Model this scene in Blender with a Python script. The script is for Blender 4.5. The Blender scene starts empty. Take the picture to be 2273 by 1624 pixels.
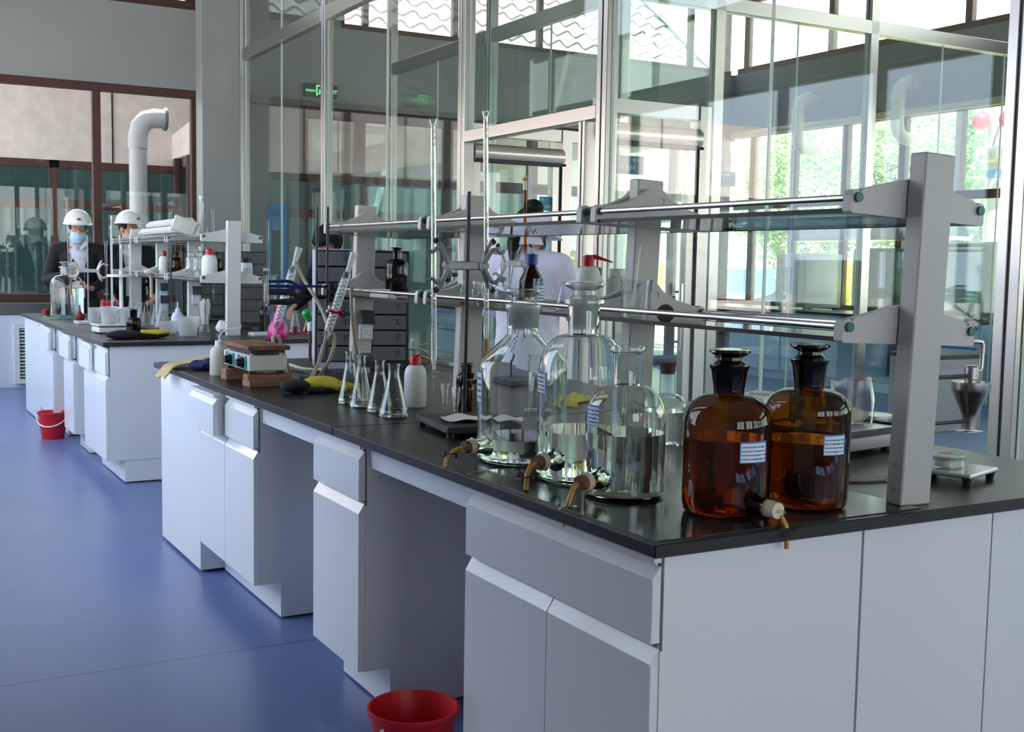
import bpy, bmesh, math, random
from mathutils import Vector, Matrix
random.seed(7)
PI = math.pi
R = math.radians
S = bpy.context.scene
COL = S.collection

# ---------------------------------------------------------------- camera, world, sun, exposure
FPX = 2581.7
cam_d = bpy.data.cameras.new('camera')
cam_d.sensor_fit = 'HORIZONTAL'
cam_d.sensor_width = 36.0
cam_d.lens = FPX / 2273.0 * 36.0
cam_d.clip_start = 0.05
cam_d.clip_end = 300
cam = bpy.data.objects.new('camera', cam_d)
COL.objects.link(cam)
pit, rol, yaw = R(-5.031), R(0.9634), R(29.480)
fw = Vector((math.sin(yaw) * math.cos(pit), math.cos(yaw) * math.cos(pit), math.sin(pit)))
rt0 = Vector((math.cos(yaw), -math.sin(yaw), 0))
up0 = rt0.cross(fw)
rt = rt0 * math.cos(rol) + up0 * math.sin(rol)
up = up0 * math.cos(rol) - rt0 * math.sin(rol)
M = Matrix(((rt.x, up.x, -fw.x, 0), (rt.y, up.y, -fw.y, 0), (rt.z, up.z, -fw.z, 1.352), (0, 0, 0, 1)))
cam.matrix_world = M
S.camera = cam

S.view_settings.view_transform = 'Standard'
S.view_settings.look = 'None'
S.view_settings.gamma = 1.0
S.view_settings.use_curve_mapping = False
S.view_settings.exposure = 1.55

W = bpy.data.worlds.new('sky')
S.world = W
W.use_nodes = True
wn, wl = W.node_tree.nodes, W.node_tree.links
wn.clear()
wo = wn.new('ShaderNodeOutputWorld')
wb = wn.new('ShaderNodeBackground')
wc = wn.new('ShaderNodeTexCoord')
ws = wn.new('ShaderNodeSeparateXYZ')
wr = wn.new('ShaderNodeValToRGB')
wr.color_ramp.elements[0].position = 0.0
wr.color_ramp.elements[0].color = (1.0, 0.99, 0.975, 1)
wr.color_ramp.elements[1].position = 0.75
wr.color_ramp.elements[1].color = (0.80, 0.89, 1.0, 1)
wl.new(wc.outputs['Generated'], ws.inputs[0])
wl.new(ws.outputs['Z'], wr.inputs['Fac'])
wx = wn.new('ShaderNodeMix')            # bluer on the side away from the sun
wx.data_type = 'RGBA'
wm = wn.new('ShaderNodeMapRange')
wm.inputs['From Min'].default_value, wm.inputs['From Max'].default_value = 0.1, -0.8
wl.new(ws.outputs['X'], wm.inputs['Value'])
wl.new(wm.outputs[0], wx.inputs['Factor'])
wl.new(wr.outputs['Color'], wx.inputs['A'])
wx.inputs['B'].default_value = (0.74, 0.86, 1.12, 1)
wl.new(wx.outputs['Result'], wb.inputs['Color'])
wb.inputs['Strength'].default_value = 1.9
wl.new(wb.outputs[0], wo.inputs['Surface'])

sun_d = bpy.data.lights.new('sun', 'SUN')
sun_d.energy = 13.0
sun_d.angle = R(1.0)
sun_d.color = (1.0, 0.96, 0.90)
sun = bpy.data.objects.new('sun', sun_d)
COL.objects.link(sun)
sun.rotation_euler = (R(32), R(-14), 0)      # high, from the front of the hall, over the roof

def portal(name, loc, rot, sx, sy):
    d = bpy.data.lights.new(name, 'AREA')
    d.shape = 'RECTANGLE'
    d.size, d.size_y = sx, sy
    d.cycles.is_portal = True
    o = bpy.data.objects.new(name, d)
    COL.objects.link(o)
    o.location = loc
    o.rotation_euler = rot
    return o
CEIL = 5.2
portal('daylight_right', (10.9, 5.0, 2.0), (0, R(90), 0), 2.4, 16.0)
portal('daylight_right_high', (10.9, 5.0, 4.6), (0, R(90), 0), 1.2, 16.0)
portal('daylight_left', (-0.90, 8.3, 1.95), (0, R(-90), 0), 2.4, 9.0)
portal('daylight_left_high', (-0.90, 8.3, 4.55), (0, R(-90), 0), 1.2, 9.0)
portal('daylight_front', (4.9, -4.35, 1.95), (R(90), 0, 0), 11.0, 2.4)
portal('daylight_back_high', (7.9, 13.1, 4.6), (R(-90), 0, 0), 5.6, 1.1)
cy = S.cycles
cy.max_bounces = 10
cy.diffuse_bounces = 4
cy.glossy_bounces = 4
cy.transmission_bounces = 10
cy.transparent_max_bounces = 40
cy.sample_clamp_indirect = 6.0
cy.use_adaptive_sampling = True
cy.adaptive_threshold = 0.02
cy.use_denoising = True

# ---------------------------------------------------------------- mesh helpers
class B:
    def __init__(s):
        s.bm = bmesh.new()
        s.mi = 0
    def _tag(s, fs):
        for f in fs:
            f.material_index = s.mi
    def box(s, x0, x1, y0, y1, z0, z1, bev=0.0, seg=1):
        m = Matrix.Translation(((x0+x1)/2, (y0+y1)/2, (z0+z1)/2)) @ Matrix.Diagonal((abs(x1-x0), abs(y1-y0), abs(z1-z0), 1))
        r = bmesh.ops.create_cube(s.bm, size=1.0, matrix=m)
        fs = set(f for v in r['verts'] for f in v.link_faces)
        s._tag(fs)
        if bev:
            es = list(set(e for v in r['verts'] for e in v.link_edges))
            k = bmesh.ops.bevel(s.bm, geom=es, offset=bev, segments=seg, affect='EDGES', profile=0.5)
            s._tag(k['faces'])
        return s
    def obox(s, c, size, rz=0.0, rx=0.0, ry=0.0, bev=0.0):
        m = Matrix.Translation(c) @ Matrix.Rotation(rz, 4, 'Z') @ Matrix.Rotation(ry, 4, 'Y') @ Matrix.Rotation(rx, 4, 'X') @ Matrix.Diagonal((size[0], size[1], size[2], 1))
        r = bmesh.ops.create_cube(s.bm, size=1.0, matrix=m)
        s._tag(set(f for v in r['verts'] for f in v.link_faces))
        if bev:
            es = list(set(e for v in r['verts'] for e in v.link_edges))
            k = bmesh.ops.bevel(s.bm, geom=es, offset=bev, segments=2, affect='EDGES', profile=0.5)
            s._tag(k['faces'])
        return s
    def lathe(s, prof, n=32, c=(0, 0, 0), loop=False, m=None):
        rings = []
        for (r, z) in prof:
            if r < 1e-6:
                v = s.bm.verts.new((c[0], c[1], c[2] + z))
                rings.append([v])
            else:
                rings.append([s.bm.verts.new((c[0] + r*math.cos(2*PI*i/n), c[1] + r*math.sin(2*PI*i/n), c[2] + z)) for i in range(n)])
        seq = list(zip(rings, rings[1:]))
        if loop:
            seq.append((rings[-1], rings[0]))
        for a, b in seq:
            if len(a) == 1 and len(b) == 1:
                continue
            for i in range(n):
                j = (i+1) % n
                if len(a) == 1:
                    f = s.bm.faces.new((a[0], b[j], b[i]))
                elif len(b) == 1:
                    f = s.bm.faces.new((a[i], a[j], b[0]))
                else:
                    f = s.bm.faces.new((a[i], a[j], b[j], b[i]))
                f.material_index = s.mi
        if m is not None:
            vs = [v for r_ in rings for v in r_]
            bmesh.ops.transform(s.bm, matrix=m, verts=vs)
        return s
    def tube(s, pts, r, n=10, cap=True, flat=None):
        pts = [Vector(p) for p in pts]
        rs = r if isinstance(r, (list, tuple)) else [r]*len(pts)
        rings = []
        prev = None
        for i, p in enumerate(pts):
            if i == 0:
                t = pts[1]-p
            elif i == len(pts)-1:
                t = p-pts[i-1]
            else:
                t = (pts[i+1]-p).normalized() + (p-pts[i-1]).normalized()
            t.normalize()
            if prev is None:
                a = Vector((0, 0, 1)) if abs(t.z) < 0.9 else Vector((1, 0, 0))
                u = t.cross(a).normalized()
            else:
                u = (prev - t*prev.dot(t)).normalized()
            prev = u
            w = t.cross(u)
            fl = flat or (1, 1)
            rings.append([s.bm.verts.new(p + u*math.cos(2*PI*k/n)*rs[i]*fl[0] + w*math.sin(2*PI*k/n)*rs[i]*fl[1]) for k in range(n)])
        for a, b in zip(rings, rings[1:]):
            for k in range(n):
                f = s.bm.faces.new((a[k], a[(k+1) % n], b[(k+1) % n], b[k]))
                f.material_index = s.mi
        if cap:
            f = s.bm.faces.new(list(reversed(rings[0]))); f.material_index = s.mi
            f = s.bm.faces.new(rings[-1]); f.material_index = s.mi
        return s
    def limb(s, p0, p1, r0, r1, n=14):
        """tapered capsule with rounded ends"""
        p0, p1 = Vector(p0), Vector(p1)
        d = (p1-p0); L = d.length; d.normalize()
        pts, rs = [], []
        for a in (80, 55, 30, 0):
            pts.append(p0 - d*r0*math.sin(R(a))); rs.append(r0*math.cos(R(a)))
        for t in (0.25, 0.5, 0.75):
            pts.append(p0 + d*L*t); rs.append(r0 + (r1-r0)*t)
        for a in (0, 30, 55, 80):
            pts.append(p1 + d*r1*math.sin(R(a))); rs.append(r1*math.cos(R(a)))
        return s.tube(pts, rs, n)
    def ell(s, c, rad, n=20, m=14, rot=None):
        mt = Matrix.Translation(c)
        if rot:
            mt = mt @ rot
        mt = mt @ Matrix.Diagonal((rad[0], rad[1], rad[2], 1))
        r = bmesh.ops.create_uvsphere(s.bm, u_segments=n, v_segments=m, radius=1.0, matrix=mt)
        s._tag(set(f for v in r['verts'] for f in v.link_faces))
        return s
    def prism(s, poly, a0, a1, axis='y'):
        """poly: (x,z) pairs for axis y; (y,z) for axis x; (x,y) for axis z"""
        def P(p, a):
            return {'y': (p[0], a, p[1]), 'x': (a, p[0], p[1]), 'z': (p[0], p[1], a)}[axis]
        A = [s.bm.verts.new(P(p, a0)) for p in poly]
        Bv = [s.bm.verts.new(P(p, a1)) for p in poly]
        fs = [s.bm.faces.new(A), s.bm.faces.new(list(reversed(Bv)))]
        k = len(poly)
        for i in range(k):
            fs.append(s.bm.faces.new((A[i], Bv[i], Bv[(i+1) % k], A[(i+1) % k])))
        s._tag(fs)
        return s
    def loft(s, secs, n=20, cap=True):
        """secs: (cx,cy,z,rx,ry) horizontal ellipses bottom to top"""
        rings = [[s.bm.verts.new((c[0]+c[3]*math.cos(2*PI*k/n), c[1]+c[4]*math.sin(2*PI*k/n), c[2])) for k in range(n)] for c in secs]
        for a, b in zip(rings, rings[1:]):
            for k in range(n):
                f = s.bm.faces.new((a[k], a[(k+1) % n], b[(k+1) % n], b[k])); f.material_index = s.mi
        if cap:
            s.bm.faces.new(list(reversed(rings[0]))); s.bm.faces.new(rings[-1])
        return s
    def patch(s, fn, nu, nv, th=0.0):
        """surface fn(u,v); th>0 gives it thickness"""
        g = [[s.bm.verts.new(fn(i/nu, j/nv)) for j in range(nv+1)] for i in range(nu+1)]
        fs = []
        for i in range(nu):
            for j in range(nv):
                fs.append(s.bm.faces.new((g[i][j], g[i+1][j], g[i+1][j+1], g[i][j+1])))
        s._tag(fs)
        if th:
            bmesh.ops.recalc_face_normals(s.bm, faces=fs)
            k = bmesh.ops.solidify(s.bm, geom=fs, thickness=th)
            for x in k['geom']:
                if isinstance(x, bmesh.types.BMFace):
                    x.material_index = s.mi
        return s

def obj(name, b, mats, parent=None, ang=35, loc=None, recalc=True):
    bm = b.bm
    if recalc:
        bmesh.ops.recalc_face_normals(bm, faces=bm.faces[:])
    a = R(ang)
    for f in bm.faces:
        f.smooth = True
    for e in bm.edges:
        if len(e.link_faces) == 2:
            e.smooth = e.calc_face_angle(0.0) < a
    me = bpy.data.meshes.new(name)
    bm.to_mesh(me)
    bm.free()
    for m in (mats if isinstance(mats, (list, tuple)) else [mats]):
        me.materials.append(m)
    o = bpy.data.objects.new(name, me)
    COL.objects.link(o)
    if parent:
        o.parent = parent
    if loc:
        o.location = loc
    return o

def remesh(o, vox, smooth=2):
    md = o.modifiers.new('r', 'REMESH')
    md.mode = 'VOXEL'
    md.voxel_size = vox
    md.use_smooth_shade = True
    if smooth:
        sm = o.modifiers.new('s', 'SMOOTH')
        sm.factor = 0.5
        sm.iterations = smooth
    bpy.context.view_layer.update()
    dg = bpy.context.evaluated_depsgraph_get()
    me = bpy.data.meshes.new_from_object(o.evaluated_get(dg))
    mats = list(o.data.materials)
    o.modifiers.clear()
    o.data = me
    if not me.materials:
        for m in mats:
            me.materials.append(m)
    for p in me.polygons:
        p.use_smooth = True
    return o

def tag(o, label=None, cat=None, group=None, kind=None):
    if label: o['label'] = label
    if cat: o['category'] = cat
    if group: o['group'] = group
    if kind: o['kind'] = kind
    return o
def thing(name, label, cat, loc=(0, 0, 0), rz=0.0, group=None):
    o = bpy.data.objects.new(name, None)
    COL.objects.link(o)
    o.empty_display_size = 0.05
    o.location = loc
    o.rotation_euler = (0, 0, rz)
    return tag(o, label, cat, group)
def struct(name, b, mats, label=None, cat='wall'):
    return tag(obj(name, b, mats), label or name.replace('_', ' '), cat, kind='structure')
def sthing(name, label, cat):
    return tag(thing(name, label, cat), kind='structure')
def dup(root, loc=None, rz=None, label=None, group=None, scale=None):
    r = root.copy()
    COL.objects.link(r)
    def rec(src, dst):
        for ch in list(src.children):
            c = ch.copy()
            COL.objects.link(c)
            c.parent = dst
            rec(ch, c)
    rec(root, r)
    if loc is not None: r.location = loc
    if rz is not None: r.rotation_euler = (r.rotation_euler[0], r.rotation_euler[1], rz)
    if scale is not None: r.scale = (scale,)*3 if isinstance(scale, (int, float)) else scale
    if label: r['label'] = label
    if group: r['group'] = group
    return r

# ---------------------------------------------------------------- materials
def lin(c):
    return tuple((x/12.92 if x <= 0.04045 else ((x+0.055)/1.055)**2.4) for x in (v/255.0 for v in c))
def nt(name):
    m = bpy.data.materials.new(name)
    m.use_nodes = True
    return m, m.node_tree.nodes, m.node_tree.links
def mat(name, rgb, rough=0.5, metal=0.0, noise=0.0, nscale=8.0, stretch=None, spec=0.5, bump=0.0, bscale=60.0, emit=0.0, trans=0.0, sub=None, coat=0.0):
    m, n, l = nt(name)
    p = n['Principled BSDF']
    c = lin(rgb)
    p.inputs['Base Color'].default_value = (*c, 1)
    p.inputs['Roughness'].default_value = rough
    p.inputs['Metallic'].default_value = metal
    p.inputs['Specular IOR Level'].default_value = spec
    if coat:
        p.inputs['Coat Weight'].default_value = coat
        p.inputs['Coat Roughness'].default_value = 0.06
    if trans:
        p.inputs['Transmission Weight'].default_value = trans
    if emit:
        p.inputs['Emission Color'].default_value = (*c, 1)
        p.inputs['Emission Strength'].default_value = emit
    if noise or bump:
        tc = n.new('ShaderNodeTexCoord')
        mp = n.new('ShaderNodeMapping')
        if stretch:
            mp.inputs['Scale'].default_value = stretch
        l.new(tc.outputs['Object'], mp.inputs['Vector'])
    if noise:
        t = n.new('ShaderNodeTexNoise')
        t.inputs['Scale'].default_value = nscale
        t.inputs['Detail'].default_value = 5
        l.new(mp.outputs[0], t.inputs['Vector'])
        rp = n.new('ShaderNodeValToRGB')
        rp.color_ramp.elements[0].position = 0.3
        rp.color_ramp.elements[1].position = 0.72
        rp.color_ramp.elements[0].color = (*[max(0, x*(1-noise)) for x in c], 1)
        rp.color_ramp.elements[1].color = (*[min(1, x*(1+noise*0.6)) for x in c], 1)
        l.new(t.outputs['Fac'], rp.inputs['Fac'])
        l.new(rp.outputs['Color'], p.inputs['Base Color'])
    if bump:
        t2 = n.new('ShaderNodeTexNoise')
        t2.inputs['Scale'].default_value = bscale
        t2.inputs['Detail'].default_value = 4
        l.new(mp.outputs[0], t2.inputs['Vector'])
        bp = n.new('ShaderNodeBump')
        bp.inputs['Strength'].default_value = bump
        bp.inputs['Distance'].default_value = 0.01
        l.new(t2.outputs['Fac'], bp.inputs['Height'])
        l.new(bp.outputs[0], p.inputs['Normal'])
    return m
def thin(name, tint, edge=None, ior=1.45, gl=1.0, rough=0.0, rim=0.0):
    """thin clear wall: tinted transparency plus mirror reflection, denser where seen edge-on"""
    m, n, l = nt(name)
    n.remove(n['Principled BSDF'])
    out = n['Material Output']
    tr = n.new('ShaderNodeBsdfTransparent')
    gs = n.new('ShaderNodeBsdfGlossy')
    gs.inputs['Roughness'].default_value = rough
    mx = n.new('ShaderNodeMixShader')
    fr = n.new('ShaderNodeFresnel')
    # same reflectance entering and leaving the wall
    ge = n.new('ShaderNodeNewGeometry')
    ex = n.new('ShaderNodeMath'); ex.operation = 'MULTIPLY_ADD'; ex.inputs[1].default_value = -2.0; ex.inputs[2].default_value = 1.0
    pw = n.new('ShaderNodeMath'); pw.operation = 'POWER'; pw.inputs[0].default_value = ior
    l.new(ge.outputs['Backfacing'], ex.inputs[0]); l.new(ex.outputs[0], pw.inputs[1]); l.new(pw.outputs[0], fr.inputs['IOR'])
    if edge is not None:
        lw = n.new('ShaderNodeLayerWeight')
        lw.inputs['Blend'].default_value = 0.5
        rp = n.new('ShaderNodeValToRGB')
        rp.color_ramp.elements[0].position = 0.35
        rp.color_ramp.elements[0].color = (*tint, 1)
        rp.color_ramp.elements[1].position = 0.97
        rp.color_ramp.elements[1].color = (*edge, 1)
        l.new(lw.outputs['Facing'], rp.inputs['Fac'])
        l.new(rp.outputs['Color'], tr.inputs['Color'])
    else:
        tr.inputs['Color'].default_value = (*tint, 1)
    if gl != 1.0:
        mu = n.new('ShaderNodeMath')
        mu.operation = 'MULTIPLY'
        mu.inputs[1].default_value = gl
        l.new(fr.outputs[0], mu.inputs[0])
        if rim:                                   # stronger mirror at edges, plus pale colour painted in for refracted window light
            pw2 = n.new('ShaderNodeMath'); pw2.operation = 'POWER'; pw2.inputs[1].default_value = 5.0
            m2 = n.new('ShaderNodeMath'); m2.operation = 'MULTIPLY_ADD'; m2.use_clamp = True; m2.inputs[1].default_value = rim
            l.new(lw.outputs['Facing'], pw2.inputs[0]); l.new(pw2.outputs[0], m2.inputs[0]); l.new(mu.outputs[0], m2.inputs[2])
            l.new(m2.outputs[0], mx.inputs['Fac'])
            df = n.new('ShaderNodeBsdfDiffuse'); df.inputs['Color'].default_value = (0.8, 0.83, 0.82, 1)
            tl = n.new('ShaderNodeBsdfTranslucent'); tl.inputs['Color'].default_value = (0.8, 0.83, 0.82, 1)
            a1 = n.new('ShaderNodeMixShader'); a1.inputs['Fac'].default_value = 0.5
            a2 = n.new('ShaderNodeMixShader')
            m3 = n.new('ShaderNodeMath'); m3.operation = 'MULTIPLY_ADD'; m3.inputs[1].default_value = 0.5; m3.inputs[2].default_value = 0.03
            l.new(pw2.outputs[0], m3.inputs[0]); l.new(m3.outputs[0], a2.inputs['Fac'])
            l.new(df.outputs[0], a1.inputs[1]); l.new(tl.outputs[0], a1.inputs[2])
            l.new(tr.outputs[0], a2.inputs[1]); l.new(a1.outputs[0], a2.inputs[2])
            l.new(a2.outputs[0], mx.inputs[1])
            rim = -1
        else:
            l.new(mu.outputs[0], mx.inputs['Fac'])
    else:
        l.new(fr.outputs[0], mx.inputs['Fac'])
    if rim >= 0:
        l.new(tr.outputs[0], mx.inputs[1])
    l.new(gs.outputs[0], mx.inputs[2])
    l.new(mx.outputs[0], out.inputs['Surface'])
    return m
def solidglass(name, rgb=(1, 1, 1), ior=1.47, rough=0.0, dens=0.0, vol=None):
    m, n, l = nt(name)
    n.remove(n['Principled BSDF'])
    g = n.new('ShaderNodeBsdfGlass')
    g.inputs['Color'].default_value = (*rgb, 1)
    g.inputs['IOR'].default_value = ior
    g.inputs['Roughness'].default_value = rough
    l.new(g.outputs[0], n['Material Output'].inputs['Surface'])
    if vol:
        v = n.new('ShaderNodeVolumeAbsorption')
        v.inputs['Color'].default_value = (*vol, 1)
        v.inputs['Density'].default_value = dens
        l.new(v.outputs[0], n['Material Output'].inputs['Volume'])
    return m

mt = {}
mt['white_lam'] = mat('white_laminate', (222, 224, 228), 0.16, spec=0.5, bump=0.02, bscale=6)
mt['white_edge'] = mat('white_edge_band', (226, 227, 228), 0.35)
mt['dark_gap'] = mat('dark_recess', (20, 20, 22), 0.8)
mt['worktop'] = mat('black_worktop', (18, 18, 20), 0.34, noise=0.35, nscale=5, bump=0.03, bscale=140)
mt['rack'] = mat('grey_white_powder_coat', (178, 177, 174), 0.38)
mt['rack_b'] = mat('white_powder_coat', (206, 207, 206), 0.4)
mt['chrome'] = mat('polished_steel', (205, 200, 200), 0.16, metal=1.0)
def frosty(name, rgb, fac, rough=0.3):
    m, n, l = nt(name)
    n.remove(n['Principled BSDF'])
    c = (*lin(rgb), 1)
    tr = n.new('ShaderNodeBsdfTransparent'); tr.inputs['Color'].default_value = (0.93, 0.94, 0.935, 1)
    df = n.new('ShaderNodeBsdfDiffuse'); df.inputs['Color'].default_value = c
    tl = n.new('ShaderNodeBsdfTranslucent'); tl.inputs['Color'].default_value = c
    gl = n.new('ShaderNodeBsdfGlossy'); gl.inputs['Roughness'].default_value = rough
    a = n.new('ShaderNodeMixShader'); a.inputs['Fac'].default_value = 0.5
    c2 = n.new('ShaderNodeMixShader'); c2.inputs['Fac'].default_value = fac
    d = n.new('ShaderNodeMixShader'); d.inputs['Fac'].default_value = 0.06
    l.new(df.outputs[0], a.inputs[1]); l.new(tl.outputs[0], a.inputs[2])
    l.new(tr.outputs[0], c2.inputs[1]); l.new(a.outputs[0], c2.inputs[2])
    l.new(c2.outputs[0], d.inputs[1]); l.new(gl.outputs[0], d.inputs[2])
    l.new(d.outputs[0], n['Material Output'].inputs['Surface'])
    return m
mt['pp'] = frosty('translucent_plastic', (226, 228, 230), 0.5)
mt['frost_thin'] = frosty('ground_glass_zone', (220, 226, 222), 0.62)
mt['green_cap'] = mat('green_plastic', (10, 92, 80), 0.35)
mt['steel'] = mat('brushed_steel', (182, 178, 172), 0.30, metal=1.0, noise=0.03, nscale=2)
mt['operator'] = mat('pale_bronze_steel', (204, 198, 182), 0.22, metal=0.65)
mt['steel_dark'] = mat('dull_steel_beam', (118, 118, 116), 0.42, metal=0.8, noise=0.12, nscale=3)
mt['gasket'] = mat('black_gasket', (24, 22, 28), 0.5)
mt['wall'] = mat('grey_wall_paint', (142, 141, 140), 0.75, noise=0.05, nscale=1.2)
mt['wall_pillar'] = mat('pillar_paint', (142, 143, 142), 0.55, noise=0.05, nscale=1.5)
mt['wall_white'] = mat('white_wall_tile', (214, 220, 232), 0.35, noise=0.03, nscale=2)
mt['ceil'] = mat('ceiling_paint', (150, 150, 150), 0.8)
mt['brown'] = mat('brown_window_frame', (74, 42, 38), 0.42, noise=0.15, nscale=4)
mt['brown_lt'] = mat('weathered_brown_frame', (112, 88, 74), 0.5, noise=0.3, nscale=9)
mt['stone'] = mat('pink_stone_cladding', (222, 206, 202), 0.8, noise=0.12, nscale=7, bump=0.1, bscale=60)
mt['pvc'] = mat('white_pvc', (176, 172, 174), 0.5)
mt['pvc_cream'] = mat('cream_pvc', (212, 204, 176), 0.4)
mt['pane'] = thin('window_glass', (0.90, 0.945, 0.925), ior=1.5, gl=0.9)
mt['pane_clear'] = thin('clear_window_glass', (0.95, 0.97, 0.96), ior=1.5, gl=0.8)
mt['pane_dark'] = thin('dark_facade_glass', (0.50, 0.56, 0.56), ior=1.5, gl=1.2)
mt['pane_edge'] = mat('green_glass_edge', (204, 216, 206), 0.2)
mt['shelf_edge'] = mat('dark_glass_edge', (10, 16, 16), 0.4, spec=0.15)
mt['shelf_glass'] = thin('shelf_glass', (0.86, 0.93, 0.91), ior=1.5)
mt['glass'] = thin('lab_glass', (0.97, 0.98, 0.978), (0.42, 0.46, 0.45), ior=1.5, gl=1.5, rim=0.55)
mt['glass_thick'] = thin('thick_lab_glass', (0.95, 0.97, 0.965), (0.30, 0.34, 0.32), ior=1.5, gl=1.6, rim=0.55)
mt['bottle'] = solidglass('bottle_glass', (0.985, 1.0, 0.993), 1.47)
mt['water'] = solidglass('water', (0.985, 1.0, 0.995), 1.33)
mt['frost'] = mat('ground_glass', (208, 214, 210), 0.45, spec=0.6)
mt['amber'] = thin('amber_glass', (0.42, 0.185, 0.024), (0.12, 0.024, 0.002), ior=1.5, gl=1.1)
mt['amber_dk'] = thin('dark_amber_glass', (0.13, 0.035, 0.008), (0.02, 0.004, 0.001), ior=1.5, gl=1.1)
mt['amber_olive'] = thin('olive_amber_glass', (0.44, 0.235, 0.034), (0.14, 0.04, 0.003), ior=1.5, gl=1.1)
mt['amber_yel'] = thin('yellow_amber_glass', (0.75, 0.34, 0.02), (0.25, 0.06, 0.003), ior=1.5)
mt['amber_solid'] = mat('amber_stopper_glass', (22, 8, 6), 0.10, spec=0.5)
mt['amber_liq'] = solidglass('amber_liquid', (0.80, 0.58, 0.28), 1.33)
mt['cork'] = mat('cork', (120, 84, 62), 0.85, noise=0.4, nscale=60, bump=0.3, bscale=120)
mt['cork_dark'] = mat('dark_cork', (86, 60, 48), 0.8, noise=0.4, nscale=60)
mt['rubber_white'] = mat('cream_rubber', (214, 202, 176), 0.55)
mt['tube_amber'] = mat('amber_rubber_tube', (186, 132, 44), 0.4, noise=0.15, nscale=30)
mt['tube_grey'] = mat('aged_rubber_tube', (168, 156, 136), 0.45, noise=0.15, nscale=14)
mt['wire'] = mat('dark_wire', (48, 30, 30), 0.35, metal=0.5)
mt['wire_lt'] = mat('bright_wire', (170, 170, 172), 0.25, metal=1.0)
mt['paper'] = mat('white_paper', (226, 224, 218), 0.8)
mt['label_blue'] = mat('blue_label_print', (52, 122, 196), 0.6)
mt['label_white'] = mat('label_paper', (214, 226, 238), 0.6)
mt['ink'] = mat('label_ink', (92, 112, 150), 0.7)
mt['ink_red'] = mat('red_ink', (176, 50, 60), 0.6)
mt['iron'] = mat('black_cast_iron', (38, 42, 44), 0.5, noise=0.2, nscale=20, bump=0.1, bscale=50)
mt['rod'] = mat('dark_steel_rod', (52, 52, 62), 0.32, metal=0.7)
mt['clamp'] = mat('cast_aluminium_clamp', (150, 152, 152), 0.42, metal=0.4)
mt['clamp_lt'] = mat('pale_clamp', (200, 202, 204), 0.45, metal=0.3)
mt['blue_rub'] = mat('navy_rubber_tip', (18, 38, 84), 0.5)
mt['blue_clamp'] = mat('blue_enamel_clamp', (20, 42, 110), 0.4)
mt['black'] = mat('black_plastic', (18, 18, 20), 0.45)
mt['black_cloth'] = mat('black_cloth', (20, 20, 24), 0.9, noise=0.2, nscale=30)
mt['red'] = mat('red_plastic', (196, 18, 34), 0.35)
mt['red_bucket'] = mat('red_bucket_plastic', (200, 22, 40), 0.4)
mt['red_rubber'] = mat('red_rubber', (128, 22, 32), 0.5)
mt['ldpe'] = mat('milky_plastic', (224, 226, 224), 0.38, spec=0.4)
mt['ldpe_dirty'] = mat('yellowed_plastic', (206, 200, 184), 0.45, noise=0.05, nscale=20)
mt['lav'] = mat('lavender_plastic', (196, 200, 232), 0.4)

mt['magenta'] = mat('magenta_plastic', (190, 16, 120), 0.25, spec=0.6)
mt['pink_liq'] = solidglass('pink_solution', (0.92, 0.12, 0.32), 1.33)
mt['green_pl'] = mat('bright_green_plastic', (32, 168, 80), 0.35)
mt['enamel'] = mat('off_white_enamel', (214, 214, 206), 0.35, noise=0.06, nscale=7)
mt['rust'] = mat('rusty_iron_plate', (128, 86, 64), 0.75, noise=0.6, nscale=14, bump=0.3, bscale=50)
mt['brick'] = mat('fire_brick', (150, 108, 86), 0.9, noise=0.2, nscale=12, bump=0.15, bscale=50)
mt['teal_panel'] = mat('teal_control_plate', (24, 120, 116), 0.35)
mt['tan'] = mat('tan_leather', (196, 172, 130), 0.85, noise=0.12, nscale=18)
mt['navy_cloth'] = mat('navy_cloth', (22, 44, 96), 0.85, noise=0.2, nscale=25)
mt['yellow_rub'] = mat('yellow_rubber_glove', (196, 178, 50), 0.6, noise=0.12, nscale=25)
mt['green_cloth'] = mat('grey_green_cloth', (96, 132, 122), 0.9, noise=0.2, nscale=25)
mt['drawer_grey'] = mat('grey_moulded_plastic', (92, 96, 100), 0.42)
mt['drawer_case'] = mat('dark_grey_case', (44, 47, 50), 0.5)
mt['case_side'] = mat('pale_grey_case_side', (168, 174, 188), 0.45)
mt['outlet'] = mat('outlet_plastic', (196, 202, 218), 0.3)
mt['outlet_face'] = mat('outlet_face', (232, 232, 234), 0.3)
mt['flap'] = thin('smoked_flap', (0.12, 0.12, 0.14), ior=1.4)
mt['flap_grey'] = mat('smoked_plastic_flap', (68, 72, 80), 0.2)
mt['wood_brown'] = mat('brown_wood', (84, 56, 44), 0.5, noise=0.4, nscale=30, stretch=(1, 1, 8))
mt['skin'] = mat('skin', (206, 156, 130), 0.55, noise=0.05, nscale=20)
mt['hair'] = mat('black_hair', (7, 6, 7), 0.6, spec=0.25, bump=0.5, bscale=140)
mt['coat'] = mat('white_lab_coat', (222, 220, 236), 0.85, noise=0.04, nscale=12)
mt['helmet'] = mat('white_hard_hat', (228, 228, 226), 0.25)
mt['mask'] = mat('blue_mask', (166, 204, 226), 0.8)
mt['suit'] = mat('black_suit', (22, 22, 27), 0.85, noise=0.15, nscale=20)
mt['shirt'] = mat('white_shirt', (214, 212, 220), 0.8)
mt['silver'] = mat('silver_tray_metal', (198, 200, 204), 0.3, metal=0.85)
mt['grey_pl'] = mat('grey_plastic', (150, 150, 154), 0.45)
mt['cable'] = mat('grey_cable', (128, 126, 124), 0.5)
mt['bag'] = thin('plastic_bag', (0.80, 0.81, 0.83), (0.5, 0.51, 0.53), ior=1.5, gl=2.0, rough=0.15)
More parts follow.
